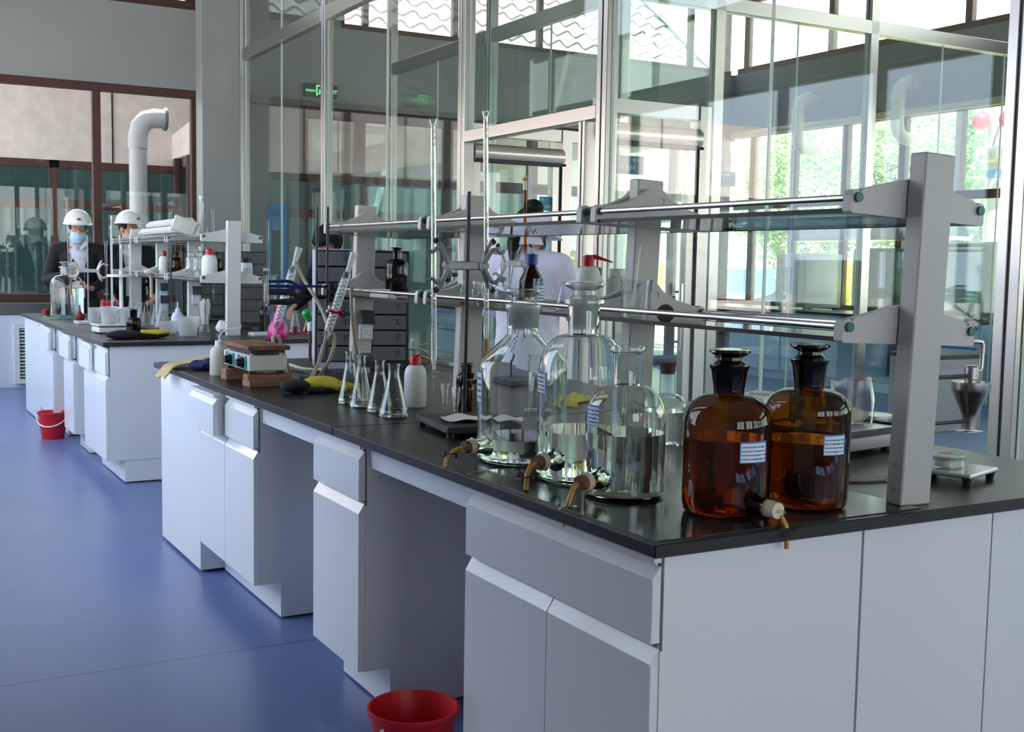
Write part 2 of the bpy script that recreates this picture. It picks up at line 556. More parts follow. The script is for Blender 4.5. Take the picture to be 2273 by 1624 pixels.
mt['powder'] = mat('pale_powder', (196, 186, 168), 0.95, noise=0.15, nscale=30, bump=0.3, bscale=60)
mt['green_bag'] = thin('green_plastic_bag', (0.42, 0.66, 0.52), (0.2, 0.4, 0.3), ior=1.5, gl=2.0, rough=0.2)
mt['oven'] = mat('pale_grey_oven_enamel', (186, 194, 194), 0.35)
mt['oven_teal'] = mat('dark_teal_enamel', (30, 88, 88), 0.25)
mt['smoke_win'] = mat('dark_oven_window', (44, 50, 56), 0.1)
mt['blue_lam'] = mat('pale_blue_laminate', (196, 214, 236), 0.25)
mt['blue_sign'] = mat('blue_panel', (84, 132, 190), 0.5)
mt['teal_sign'] = mat('teal_sign', (58, 128, 146), 0.5)
mt['sign_white'] = mat('sign_lettering', (206, 226, 232), 0.5)
mt['exit_dark'] = mat('exit_sign_case', (40, 44, 44), 0.5)
mt['exit_green'] = mat('exit_sign_glow', (104, 236, 140), 0.5, emit=0.9)
mt['tile_roof'] = mat('sunlit_roof_tile', (146, 138, 136), 0.7, noise=0.08, nscale=5)
mt['tile_grey'] = mat('grey_roof_tile', (150, 148, 152), 0.6, noise=0.08, nscale=5)
mt['teal_room'] = mat('teal_room_wall', (104, 132, 132), 0.6, noise=0.15, nscale=1)
mt['teal_roof'] = mat('teal_metal_roof', (150, 214, 212), 0.4)
mt['ground'] = mat('pale_paving', (176, 172, 166), 0.9, noise=0.1, nscale=2)
mt['bark'] = mat('tree_bark', (96, 78, 62), 0.9, noise=0.3, nscale=10)
mt['car'] = mat('dark_blue_car_paint', (36, 58, 84), 0.25, coat=0.5)
def leafmat(name, rgb, rgb2):
    m, n, l = nt(name)
    n.remove(n['Principled BSDF'])
    d = n.new('ShaderNodeBsdfDiffuse'); t = n.new('ShaderNodeBsdfTranslucent'); a = n.new('ShaderNodeMixShader')
    a.inputs['Fac'].default_value = 0.4
    tc = n.new('ShaderNodeTexCoord'); no = n.new('ShaderNodeTexNoise'); no.inputs['Scale'].default_value = 1.3
    rp = n.new('ShaderNodeValToRGB')
    rp.color_ramp.elements[0].position = 0.35; rp.color_ramp.elements[1].position = 0.65
    rp.color_ramp.elements[0].color = (*lin(rgb), 1); rp.color_ramp.elements[1].color = (*lin(rgb2), 1)
    l.new(tc.outputs['Object'], no.inputs['Vector']); l.new(no.outputs['Fac'], rp.inputs['Fac'])
    l.new(rp.outputs['Color'], d.inputs['Color']); l.new(rp.outputs['Color'], t.inputs['Color'])
    l.new(d.outputs[0], a.inputs[1]); l.new(t.outputs[0], a.inputs[2])
    l.new(a.outputs[0], n['Material Output'].inputs['Surface'])
    return m
mt['leaf'] = leafmat('tree_leaves', (118, 148, 100), (166, 186, 140))
mt['leaf_y'] = leafmat('yellow_shrub_leaves', (232, 226, 96), (206, 214, 110))
mt['leaf_d'] = leafmat('dark_shrub_leaves', (70, 100, 60), (120, 140, 70))

def floor_mat():
    m, n, l = nt('blue_epoxy_floor')
    p = n['Principled BSDF']
    tc = n.new('ShaderNodeTexCoord')
    a = n.new('ShaderNodeTexNoise'); a.inputs['Scale'].default_value = 0.9; a.inputs['Detail'].default_value = 6
    b = n.new('ShaderNodeTexNoise'); b.inputs['Scale'].default_value = 26; b.inputs['Detail'].default_value = 6; b.inputs['Roughness'].default_value = 0.7
    l.new(tc.outputs['Object'], a.inputs['Vector'])
    mp = n.new('ShaderNodeMapping'); mp.inputs['Scale'].default_value = (1.0, 0.35, 1.0); mp.inputs['Rotation'].default_value = (0, 0, 0.5)
    l.new(tc.outputs['Object'], mp.inputs['Vector']); l.new(mp.outputs[0], b.inputs['Vector'])
    r1 = n.new('ShaderNodeValToRGB')
    r1.color_ramp.elements[0].position = 0.3; r1.color_ramp.elements[0].color = (*lin((86, 103, 152)), 1)
    r1.color_ramp.elements[1].position = 0.7; r1.color_ramp.elements[1].color = (*lin((104, 119, 162)), 1)
    l.new(a.outputs['Fac'], r1.inputs['Fac'])
    r2 = n.new('ShaderNodeValToRGB')          # dark scuffs
    r2.color_ramp.elements[0].position = 0.64; r2.color_ramp.elements[0].color = (0, 0, 0, 1)
    r2.color_ramp.elements[1].position = 0.74; r2.color_ramp.elements[1].color = (1, 1, 1, 1)
    l.new(b.outputs['Fac'], r2.inputs['Fac'])
    mk = n.new('ShaderNodeTexNoise'); mk.inputs['Scale'].default_value = 1.6
    l.new(tc.outputs['Object'], mk.inputs['Vector'])
    mm = n.new('ShaderNodeMath'); mm.operation = 'MULTIPLY'
    l.new(r2.outputs['Color'], mm.inputs[0]); l.new(mk.outputs['Fac'], mm.inputs[1])
    mx = n.new('ShaderNodeMix'); mx.data_type = 'RGBA'
    l.new(mm.outputs[0], mx.inputs['Factor'])
    l.new(r1.outputs['Color'], mx.inputs['A'])
    mx.inputs['B'].default_value = (*lin((62, 70, 92)), 1)
    # welded seam between two sheets
    sx = n.new('ShaderNodeSeparateXYZ'); l.new(tc.outputs['Object'], sx.inputs[0])
    d1 = n.new('ShaderNodeMath'); d1.operation = 'SUBTRACT'; d1.inputs[1].default_value = 3.88; l.new(sx.outputs['Y'], d1.inputs[0])
    d2 = n.new('ShaderNodeMath'); d2.operation = 'ABSOLUTE'; l.new(d1.outputs[0], d2.inputs[0])
    d3 = n.new('ShaderNodeMath'); d3.operation = 'LESS_THAN'; d3.inputs[1].default_value = 0.006; l.new(d2.outputs[0], d3.inputs[0])
    d4 = n.new('ShaderNodeMath'); d4.operation = 'MULTIPLY'; d4.inputs[1].default_value = 0.55; l.new(d3.outputs[0], d4.inputs[0])
    m2 = n.new('ShaderNodeMix'); m2.data_type = 'RGBA'
    l.new(d4.outputs[0], m2.inputs['Factor']); l.new(mx.outputs['Result'], m2.inputs['A'])
    m2.inputs['B'].default_value = (*lin((50, 56, 80)), 1)
    l.new(m2.outputs['Result'], p.inputs['Base Color'])
    p.inputs['Roughness'].default_value = 0.33
    p.inputs['Specular IOR Level'].default_value = 0.5
    bp = n.new('ShaderNodeBump'); bp.inputs['Strength'].default_value = 0.06; bp.inputs['Distance'].default_value = 0.01
    l.new(b.outputs['Fac'], bp.inputs['Height']); l.new(bp.outputs[0], p.inputs['Normal'])
    return m
mt['floor'] = floor_mat()
# ================================================================ the setting
XL, XR, YF, YB = -0.75, 10.75, -4.2, 12.87
struct('floor', B().box(XL-0.2, XR+0.2, YF-0.2, YB+0.2, -0.1, 0.0), mt['floor'], 'blue epoxy laboratory floor with scuffs', 'floor')
struct('ceiling', B().box(XL-0.2, XR+0.2, YF-0.2, YB+0.2, CEIL, CEIL+0.15), mt['ceil'], 'pale ceiling high above the laboratory', 'ceiling')

def wall_pieces(name, pieces, m, label):
    b = B()
    for p in pieces:
        b.box(*p)
    return struct(name, b, m, label)

b = B()
b.box(XL-0.2, XR, YB, YB+0.2, 3.16, 4.01)                 # grey band
b.box(XL-0.2, XR, YB, YB+0.2, 5.05, CEIL)
b.box(XL-0.2, 0.6, YB, YB+0.2, 4.01, 5.05)
b.box(3.3, 4.95, YB, YB+0.2, 4.01, 5.05)
b.box(3.65, 4.45, YB, YB+0.2, 0, 3.16)
wall_b = struct('wall_back', b, mt['wall'], 'grey back wall above the brown framed windows')
b = B()
b.box(XL-0.2, 3.3, YB-0.02, YB+0.2, 0, 0.74)
struct('wall_back_low', b, mt['wall_white'], 'low white wall below the back windows')
b = B()
b.box(XL-0.2, 3.3, YB-0.03, YB+0.24, 0.74, 0.87, 0.01)
struct('trim_1', b, mt['steel_dark'], 'dark stone window sill of the back wall', 'trim')
b = B()
b.box(3.28, 3.70, 12.60, YB, 0, CEIL)
struct('trim_2', b, mt['wall_pillar'], 'grey pillar at the end of the glass partition', 'pillar')
b = B()
b.box(4.45, 10.75, 12.80, 12.86, 3.09, 3.16).box(3.70, 4.45, 12.82, 12.86, 3.08, 3.16)
struct('trim_3', b, mt['steel_dark'], 'dark lintel strip under the grey wall behind the glass', 'trim')

def side_wall(name, x0, x1, label, m='wall', ys=(YF-0.2, YB+0.2)):
    b = B()
    for z0, z1 in ((0, 0.80), (3.18, 4.01), (5.05, CEIL)):
        b.box(x0, x1, ys[0], ys[1], z0, z1)
    return struct(name, b, mt[m], label)
side_wall('wall_right', XR, XR+0.2, 'grey right wall with bands above and below its windows')
side_wall('wall_left', XL-0.2, XL, 'grey left wall with bands above and below its windows')
struct('wall_left_solid', B().box(XL-0.2, XL, YF-0.2, 3.8, 0.8, 5.05), mt['wall'], 'plain grey wall left of the near bench')
b = B()
for z0, z1 in ((0, 0.80), (3.08, CEIL)):
    b.box(XL, XR, YF-0.2, YF, z0, z1)
for x in (-0.75, 1.85, 4.6, 7.4, 10.35):
    b.box(x, x+0.4, YF-0.2, YF, 0.8, 3.08)
struct('wall_front', b, mt['wall'], 'grey front wall behind the viewpoint')

WIN = [0]
def window(a, pos, lo, hi, z0, z1, mull, m, label, fw=0.07, fd=0.08, glass='pane_clear', transom=(), skip=()):
    """framed window in the plane a=pos; mull = positions of the uprights"""
    WIN[0] += 1
    w = sthing('window_%d' % WIN[0], label, 'window')
    b = B()
    def bar(u0, u1, v0, v1):
        if a == 'x':
            b.box(pos-fd/2, pos+fd/2, u0, u1, v0, v1, 0.004)
        else:
            b.box(u0, u1, pos-fd/2, pos+fd/2, v0, v1, 0.004)
    bar(lo, hi, z0, z0+fw); bar(lo, hi, z1-fw, z1)
    for u in mull:
        bar(u-fw/2, u+fw/2, z0+fw, z1-fw)
    for t in transom:
        bar(lo, hi, t-fw/2, t+fw/2)
    obj('frame', b, m, w)
    b = B()
    if a == 'x':
        b.box(pos-0.005, pos+0.005, lo+0.01, hi-0.01, z0+fw*0.6, z1-fw*0.6)
    else:
        b.box(lo+0.01, hi-0.01, pos-0.005, pos+0.005, z0+fw*0.6, z1-fw*0.6)
    obj('pane', b, mt[glass], w)
    return w
def rng(a, b_, n):
    return [a + (b_-a)*i/n for i in range(n+1)]
window('y', 12.93, XL, 3.31, 0.87, 3.16, [-0.70, 0.95, 2.25, 3.275], mt['brown'], 'brown framed windows of the back wall behind the two helmeted people', fw=0.085, glass='pane')
window('y', 12.97, 0.6, 3.3, 4.01, 5.05, [0.64, 3.25], mt['brown'], 'dark brown window above the grey back wall', fw=0.1, glass='pane_dark')
window('y', 12.97, 4.95, 10.75, 4.01, 5.05, [4.98, 5.28, 6.45, 7.65, 8.85, 10.05, 10.7], mt['brown_lt'], 'high back window showing pale roof tiles', fw=0.07)
window('y', 12.93, 4.45, 10.75, 0.0, 3.10, [4.5, 5.20, 6.35, 7.55, 8.7, 9.8, 10.7], mt['brown'], 'tall brown window wall behind the glass partition', fw=0.13, glass='pane', transom=(2.3,))
window('x', 10.85, YF, YB, 0.80, 3.24, [12.5, 11.7, 10.78, 9.86, 9.05, 8.25, 7.4, 6.5, 5.6, 4.7, 3.8, 2.9, 2.0, 1.1, 0.2, -0.7, -1.6, -2.5, -3.4], mt['brown_lt'], 'row of brown framed windows of the right wall', fw=0.10, transom=(2.2,))
window('x', 10.85, YF, YB, 4.01, 5.05, [12.7, 11.1, 9.0, 6.9, 4.8, 2.7, 0.6, -1.5, -3.6], mt['brown_lt'], 'high windows of the right wall', fw=0.09)
window('x', XL-0.1, 3.8, YB, 0.80, 3.24, rng(3.9, 12.8, 7), mt['brown'], 'windows of the left wall', fw=0.1)
window('x', XL-0.1, 3.8, YB, 4.01, 5.05, rng(3.9, 12.8, 5), mt['brown'], 'high windows of the left wall', fw=0.1)
for i, x in enumerate((-0.35, 2.25, 5.0, 7.8)):
    x1 = (1.85, 4.6, 7.4, 10.35)[i]
    window('y', -4.3, x, x1, 0.8, 3.08, [x+0.05, (x+x1)/2, x1-0.05], mt['brown'], 'front window %s from the left' % ('one', 'two', 'three', 'four')[i], fw=0.1)

b = B()
b.tube([(10.68, 12.8, 3.17), (10.68, 5.0, 3.17)], 0.045, 12)
struct('trim_4', b, mt['pvc_cream'], 'cream pipe along the top of the right-hand windows', 'pipe')

# louvred grille in the low white wall
g = sthing('trim_5', 'white louvred grille in the low wall beyond the far bench', 'grille')
b = B()
x0, x1, z0, z1 = 1.40, 2.10, 0.04, 0.66
b.box(x0, x1, 12.80, 12.85, z0, z0+0.05).box(x0, x1, 12.80, 12.85, z1-0.05, z1).box(x0, x0+0.05, 12.80, 12.85, z0+0.05, z1-0.05).box(x1-0.05, x1, 12.80, 12.85, z0+0.05, z1-0.05)
obj('frame', b, mt['white_edge'], g)
b = B()
for i in range(15):
    z = z0+0.065+i*0.0345
    b.prism([(12.806, z), (12.838, z+0.016), (12.838, z+0.021), (12.806, z+0.006)], x0+0.05, x1-0.05, 'x')
obj('louvres', b, mt['white_edge'], g)
obj('backing', B().box(x0+0.02, x1-0.02, 12.842, 12.85, z0+0.02, z1-0.02), mt['dark_gap'], g)

# ---------------------------------------------------------------- stainless glass partitions
TR = [5]
def column(x, y, z1=CEIL, sx=0.08, sy=0.10, label='brushed steel column of the glass partition', gap=True):
    TR[0] += 1
    w = sthing('trim_%d' % TR[0], label, 'column')
    b = B()
    b.box(x-sx/2, x+sx/2, y-sy/2, y-0.006, 0, z1, 0.003).box(x-sx/2, x+sx/2, y+0.006, y+sy/2, 0, z1, 0.003)
    obj('upright', b, mt['steel'], w)
    obj('gasket', B().box(x-sx/2+0.006, x+sx/2-0.006, y-0.006, y+0.006, 0, z1), mt['gasket'], w)
    return w
def beam(p, label):
    TR[0] += 1
    return struct('trim_%d' % TR[0], B().box(*p, 0.004), mt['steel'], label, 'beam')
def bay(a, pos, u0, u1, z0, z1, n, label):
    """fixed glazing of one bay: n butt-jointed panes with green edges"""
    WIN[0] += 1
    w = sthing('window_%d' % WIN[0], label, 'window')
    for i in range(n):
        v0 = u0 + (u1-u0)*i/n + 0.003
        v1 = u0 + (u1-u0)*(i+1)/n - 0.003
        b = B()
        e = 0.006
        if a == 'x':
            b.box(pos-e, pos+e, v0, v1, z0, z1)
            b.mi = 1
            for v in (v0, v1):
                b.box(pos-e-0.001, pos+e+0.001, v-0.0015, v+0.0015, z0, z1)
        else:
            b.box(v0, v1, pos-e, pos+e, z0, z1)
            b.mi = 1
            for v in (v0, v1):
                b.box(v-0.0015, v+0.0015, pos-e-0.001, pos+e+0.001, z0, z1)
        obj('pane', b, [mt['pane'], mt['pane_edge']], w)
    return w
X1, X2, YX = 3.65, 5.32, 7.73
C1 = [12.3, 9.84, 7.15, 5.44, 2.78, 0.1, -2.6]
for i, y in enumerate(C1):
    column(X1, y, label='steel column of the near glass partition, ' + ('at the grey pillar', 'second from the grey pillar', 'at the far side of the partition door', 'at the near side of the partition door', 'beside the steel hopper', 'nearest in view', 'behind the viewpoint')[i])
nm = ('beside the grey pillar', 'with the exit sign behind it', 'above the partition door', 'behind the near bench rack', 'at the right of the near bench', 'nearest the viewpoint')
for i in range(6):
    y1, y0 = C1[i]-0.05, C1[i+1]+0.05
    if i == 2:
        beam((X1-0.04, X1+0.04, y0, y1, 2.16, 2.24), 'bright steel header over the partition door')
        bay('x', X1, y0, y1, 2.245, CEIL, 1, 'glazing above the partition door')
        continue
    beam((X1-0.04, X1+0.04, y0, y1, 3.43, 3.55), 'steel cross beam of the near glass partition ' + nm[i])
    bay('x', X1, y0, y1, 3.55, CEIL, 2, 'upper glazing of the near partition ' + nm[i])
    bay('x', X1, y0, y1, 0.02, 3.43, 2, 'glazing of the near partition ' + nm[i])
column(X1, 5.63, 2.16, 0.08, 0.07, 'steel door post under the bright header')
C2 = [12.24, 9.9, YX]
for i, y in enumerate(C2):
    column(X2, y, label='steel column of the rear glass partition, ' + ('nearest the exit sign', 'second from the exit sign', 'where the cross partition starts', 'behind the teal sign', 'behind the steel hopper', 'out at the right')[i])
for i in range(2):
    y1, y0 = C2[i]-0.05, C2[i+1]+0.05
    nn = ('nearest the exit sign', 'beyond the partition door', 'behind the partition door', 'behind the near rack', 'out at the right')[i]
    beam((X2-0.04, X2+0.04, y0, y1, 3.43, 3.55), 'dull steel cross beam of the rear partition ' + nn)
    bay('x', X2, y0, y1, 0.02, 3.43, 3 if i > 1 else 2, 'glazing of the rear partition ' + nn)
for i, x in enumerate((6.27, 8.03)):
    column(x, YX, sx=0.10, sy=0.08, label='steel column of the cross partition, ' + ('first', 'second')[i] + ' from the rear partition')
xs = [X2, 6.27, 8.03, XR]
beam((X2+0.04, XR, YX-0.04, YX+0.04, 3.45, 3.57), 'long bright steel beam of the cross partition')
for i in range(3):
    bay('y', YX, xs[i]+0.05, xs[i+1]-0.05, 0.02, 3.45, (1, 2, 3)[i], 'glazing of the cross partition, bay ' + ('one', 'two', 'three', 'four')[i] + ' from the rear partition')

def cross_door(y, label, n):
    """glass door across the corridor with a rounded operator box above it"""
    w = sthing('door_%d' % n, label, 'door')
    b = B()
    sec = [(y-0.06, 2.065), (y-0.075, 2.10), (y-0.07, 2.14), (y-0.045, 2.165), (y+0.05, 2.165), (y+0.05, 2.065)]
    b.prism(sec, X1+0.05, 4.42, 'x')
    obj('operator_box', b, mt['operator'], w, ang=50)
    b = B()
    b.box(X1+0.05, 4.44, y-0.05, y+0.05, 2.045, 2.062)
    b.box(4.395, 4.41, y-0.03, y+0.03, 0, 2.045)
    obj('seal', b, mt['gasket'], w)
    b = B()
    b.box(4.41, 4.49, y-0.05, y+0.05, 0, 2.30).box(4.345, 4.395, y-0.03, y+0.03, 0.01, 2.04).box(X1+0.06, X1+0.11, y-0.03, y+0.03, 0.01, 2.04)
    b.box(X1+0.05, (4.49 if n == 1 else X2-0.05), y-0.04, y+0.04, 2.22, 2.30)
    obj('frame', b, mt['steel'], w)
    b = B()
    b.box(X1+0.11, 4.345, y-0.006, y+0.006, 0.02, 2.04).box(X1+0.05, (4.47 if n == 1 else X2-0.05), y-0.006, y+0.006, 2.30, 3.4)
    if n == 2:
        b.box(4.49, X2-0.04, y-0.006, y+0.006, 0.02, 2.22)
    obj('pane', b, mt['pane'], w)
    b = B()
    b.tube([(4.30, y-0.05, 0.85), (4.30, y-0.05, 1.25)], 0.014, 12)
    b.tube([(4.30, y-0.05, 0.9), (4.30, y, 0.9)], 0.008, 8).tube([(4.30, y-0.05, 1.2), (4.30, y, 1.2)], 0.008, 8)
    obj('handle', b, mt['chrome'], w)
cross_door(5.62, 'nearer glass door across the glazed corridor', 1)
cross_door(7.17, 'farther glass door across the glazed corridor, beyond the person in the white coat', 2)

def sign(x0, x1, y, z0, z1, a, label, rows):
    w = thing('door_sign', label, 'sign')
    b, c = B(), B()
    if a == 'y':
        b.box(x0, x1, y-0.010, y-0.0065, z0, z1)
        for (u0, u1, v) in rows:
            n = max(1, int((u1-u0)/0.09))
            for k in range(n):
                uu = u0 + (u1-u0)*k/n
                p = x0+(x1-x0)*uu; q = x0+(x1-x0)*(uu+(u1-u0)/n*0.7)
                h = (z1-z0)*0.13
                zz = z0+(z1-z0)*v
                c.box(p, q, y-0.0115, y-0.0100, zz, zz+h*0.3).box(p, q, y-0.0115, y-0.0100, zz+h*0.7, zz+h)
                c.box((p+q)/2-0.003, (p+q)/2+0.003, y-0.0115, y-0.0100, zz-h*0.3, zz+h*1.2)
    else:
        b.box(y-0.010, y-0.0065, x0, x1, z0, z1)
        for (u0, u1, v) in rows:
            c.box(y-0.0115, y-0.0100, x0+(x1-x0)*u0, x0+(x1-x0)*u1, z0+(z1-z0)*v, z0+(z1-z0)*(v+0.2))
    obj('panel', b, mt['teal_sign'], w)
    obj('lettering', c, mt['sign_white'], w)
sign(3.81, 4.03, 5.62, 1.88, 1.985, 'y', 'teal sign with pale characters on the nearer glass door', [(0.3, 0.75, 0.3), (0.65, 0.9, 0.72)])
sign(4.25, 4.372, 7.17, 1.73, 1.83, 'y', 'small teal sign on the farther glass door', [(0.35, 0.9, 0.25), (0.1, 0.3, 0.75)])
sign(6.11, 6.50, YX, 2.03, 2.15, 'y', 'teal panel with a white stripe in place of a reflection on the cross glass partition', [(0.02, 0.98, 0.74)])  # teal reflection in the glazing, built as a solid panel

# exit sign on the grey wall
ex = thing('exit_sign', 'lit green exit sign with running figure on the grey back wall', 'sign', (0, 0, 0))
obj('case', B().box(4.49, 4.88, 12.80, 12.868, 3.20, 3.345, 0.006), mt['exit_dark'], ex)
b = B()
yy = (12.796, 12.7995)
def q(b, x0, x1, z0, z1):
    b.box(4.49+x0, 4.49+x1, yy[0], yy[1], 3.20+z0, 3.20+z1)
q(b, .135, .147, .012, .130); q(b, .135, .245, .118, .130); q(b, .233, .247, .012, .130)
obj('door_symbol', b, mt['exit_green'], ex)
b = B()
def st(b, pts, r):
    b.tube([(4.49+p[0], 12.797, 3.20+p[1]) for p in pts], r, 8)
b.ell((4.49+.196, 12.797, 3.20+.104), (.009, .003, .009))
st(b, [(.193, .092), (.186, .062)], .010); st(b, [(.186, .062), (.204, .044), (.199, .018)], .006); st(b, [(.186, .062), (.172, .038), (.152, .032)], .006)
st(b, [(.192, .088), (.210, .072), (.222, .078)], .005); st(b, [(.192, .088), (.174, .078), (.166, .060)], .005)
obj('running_figure', b, mt['exit_green'], ex)
def text(name, body, size, loc, rot, m, parent, ext=0.001):
    c = bpy.data.curves.new(name, 'FONT')
    c.body = body
    c.size = size
    c.extrude = ext
    c.materials.append(m)
    o = bpy.data.objects.new(name, c)
    COL.objects.link(o)
    bpy.context.view_layer.update()
    me = bpy.data.meshes.new_from_object(o.evaluated_get(bpy.context.evaluated_depsgraph_get()))
    bpy.data.objects.remove(o)
    o = bpy.data.objects.new(name, me)
    COL.objects.link(o)
    o.location = loc
    o.rotation_euler = rot
    o.parent = parent
    return o
text('chinese_lettering', '安全出口', 0.030, (4.498, 12.797, 3.255), (R(90), 0, 0), mt['exit_green'], ex)
text('latin_lettering', 'EXIT', 0.062, (4.749, 12.797, 3.245), (R(90), 0, 0), mt['exit_green'], ex)

# blue wall panel with a dark slot
bp = thing('blue_wall_panel', 'tall blue panel with dark slot on the wall behind the glass', 'panel')
obj('panel', B().box(4.07, 4.30, 12.84, 12.87, 0.5, 1.98, 0.004), mt['blue_sign'], bp)
obj('slot', B().box(4.12, 4.21, 12.832, 12.842, 1.15, 1.68), mt['drawer_case'], bp)

# ---------------------------------------------------------------- right laboratory furniture
def lab_bench(x0, x1, y0, y1, label, n, axis='y'):
    w = thing('wall_bench', label, 'bench')
    obj('worktop', B().box(x0, x1, y0, y1, 0.82, 0.85, 0.003), mt['worktop'], w)
    L = (y1-y0)/n
    for i in range(n):
        a, c = y0+i*L, y0+(i+1)*L
        if i % 3 == 1:
            continue
        obj('cupboard', B().box(x0+0.04, x1-0.02, a+0.01, c-0.01, 0.1, 0.82), mt['blue_lam'], w)
        obj('door', B().box(x0+0.02, x0+0.04, a+0.015, c-0.015, 0.11, 0.60, 0.003), mt['blue_lam'], w)
        obj('drawer', B().box(x0+0.02, x0+0.04, a+0.015, c-0.015, 0.63, 0.80, 0.003), mt['blue_lam'], w)
        obj('handle', B().box(x0+0.012, x0+0.021, a+0.03, c-0.03, 0.765, 0.785).box(x0+0.012, x0+0.021, a+0.03, c-0.03, 0.565, 0.585), mt['label_blue'], w)
    obj('plinth', B().box(x0+0.08, x1-0.02, y0+0.02, y1-0.02, 0.0, 0.1), mt['blue_lam'], w)
    return w
lab_bench(9.75, 10.6, 7.80, 12.6, 'pale blue wall bench under the right-hand windows, beyond the cross partition', 5)
lab_bench(9.75, 10.6, 2.0, 7.55, 'pale blue wall bench under the right-hand windows, nearer than the cross partition', 6)
lab_bench(6.0, 6.75, 9.3, 12.5, 'pale blue bench standing just behind the rear glass partition', 3)

def oven(loc, w, d, h, label, body, win, rz=R(-90)):
    t = thing('drying_oven', label, 'oven', loc, rz, 'drying ovens of the right-hand laboratory')
    obj('body', B().box(-w/2, w/2, -d/2, d/2, 0.03, h, 0.012, 2), mt[body], t)
    dr = obj('door', B().box(-w/2+0.02, w/2-0.22*w, -d/2-0.03, -d/2-0.002, 0.06, h-0.03, 0.008), mt[body], t)
    obj('glass', B().box(-w*0.18, w*0.06, -d/2-0.034, -d/2-0.028, h*0.32, h*0.76), mt[win], dr)
    obj('control_panel', B().box(w/2-0.20*w, w/2-0.02, -d/2-0.02, -d/2-0.002, 0.06, h-0.03, 0.004), mt['grey_pl'], t)
    b = B()
    for sx in (-1, 1):
        for sy in (-1, 1):
            b.box(sx*(w/2-0.05)-0.02, sx*(w/2-0.05)+0.02, sy*(d/2-0.05)-0.02, sy*(d/2-0.05)+0.02, 0, 0.03)
    obj('feet', b, mt['black'], t)
    return t
oven((10.2, 10.68, 0.85), 0.52, 0.58, 0.68, 'pale grey drying oven with dark window under the left range hood', 'oven', 'smoke_win')
oven((10.2, 9.42, 0.85), 0.52, 0.58, 0.74, 'dark teal drying oven with reflecting door beside the near rack post', 'oven_teal', 'pane_dark')
oven((10.25, 8.14, 0.85), 0.62, 0.60, 0.80, 'large pale grey cabinet seen between the rack post and the steel column', 'oven', 'oven')
def hood(loc, label):
    t = thing('range_hood', label, 'hood', loc, 0, 'steel range hoods of the right-hand laboratory')
    b = B()
    w, d = 0.95, 0.6
    lo = [(-d/2, -w/2, 0), (d/2, -w/2, 0), (d/2, w/2, 0), (-d/2, w/2, 0)]
    hi = [(-d/4, -w/3.2, 0.24), (d/2, -w/3.2, 0.24), (d/2, w/3.2, 0.24), (-d/4, w/3.2, 0.24)]
    A = [b.bm.verts.new(p) for p in lo]; C = [b.bm.verts.new(p) for p in hi]
    for i in range(4):
        b.bm.faces.new((A[i], A[(i+1) % 4], C[(i+1) % 4], C[i]))
    b.bm.faces.new(C); b.bm.faces.new(list(reversed(A)))
    obj('canopy', b, mt['steel_dark'], t)
    obj('rim', B().box(-d/2-0.005, d/2+0.005, -w/2-0.005, w/2+0.005, -0.04, 0.0), mt['steel'], t)
    obj('wall_bracket', B().box(0.25, 0.66, -0.25, 0.25, 0.10, 0.14), mt['steel_dark'], t)
    return t
hood((10.15, 10.25, 1.72), 'left steel range hood above the pale grey oven')
hood((10.15, 9.0, 1.72), 'right steel range hood, partly behind the near rack')
def vent_pipe(y, label):
    t = thing('vent_pipe', label, 'pipe', (10.75, y, 0), 0, 'cream vent pipes on the right wall')
    pts = [(0.0, 0, 3.50), (-0.14, 0, 3.50), (-0.22, 0, 3.48), (-0.28, 0, 3.42), (-0.30, 0, 3.33), (-0.30, 0, 3.02), (-0.28, 0, 2.94), (-0.22, 0, 2.88), (-0.14, 0, 2.86), (0.07, 0, 2.86)]
    obj('pipe', B().tube(pts, 0.075, 18), mt['pvc_cream'], t)
    obj('joint', B().tube([(-0.30, 0, 3.30), (-0.30, 0, 3.34)], 0.083, 18).tube([(-0.15, 0, 3.50), (-0.11, 0, 3.50)], 0.083, 18), mt['pvc_cream'], t)
vent_pipe(11.25, 'cream C-shaped vent pipe on the right wall, the farther of two')
vent_pipe(9.62, 'cream C-shaped vent pipe on the right wall, the nearer of two')
# things on the right-hand benches
t = thing('glass_jar_box', 'clear acrylic box with a white paper on it on the far bench', 'box', (9.1, 8.6, 0.85))
st_ = thing('paper_sheet', 'loose white papers on the right-hand bench', 'paper', (9.98, 8.35, 0.851))
obj('sheets', B().obox((0, 0, 0.004), (0.3, 0.42, 0.006), 0.3).obox((-0.05, 0.3, 0.004), (0.21, 0.3, 0.005), -0.4), mt['paper'], st_)
bpy.data.objects.remove(t)
t = thing('carrier_bag', 'green plastic bag holding two jars on the right-hand bench', 'bag', (9.86, 7.42, 0.85))
def bagshape(u, v):
    a = u*2*PI
    r = 0.16*(1-0.35*v)*(1+0.08*math.sin(5*a+4*v)+0.05*math.sin(9*a))
    return Vector((r*0.9*math.cos(a), r*1.1*math.sin(a), v*0.30))
obj('film', B().patch(bagshape, 28, 8), mt['green_bag'], t)
for i, (x, y) in enumerate(((-0.02, 0.06), (0.0, -0.07))):
    j = thing('storage_jar', 'dark-lidded jar inside the green bag, ' + ('left one', 'right one')[i], 'jar', (9.86+x, 7.42+y, 0.852))
    obj('body', B().lathe([(0, 0), (0.055, 0), (0.055, 0.14), (0.0, 0.14)], 20), mt['oven'], j)
    obj('lid', B().lathe([(0, 0.14), (0.058, 0.14), (0.058, 0.17), (0, 0.17)], 20), mt['drawer_case'], j)
t = thing('instrument_box', 'grey electronic instrument on the black floor stand behind the rack', 'instrument', (8.1, 6.9, 0))
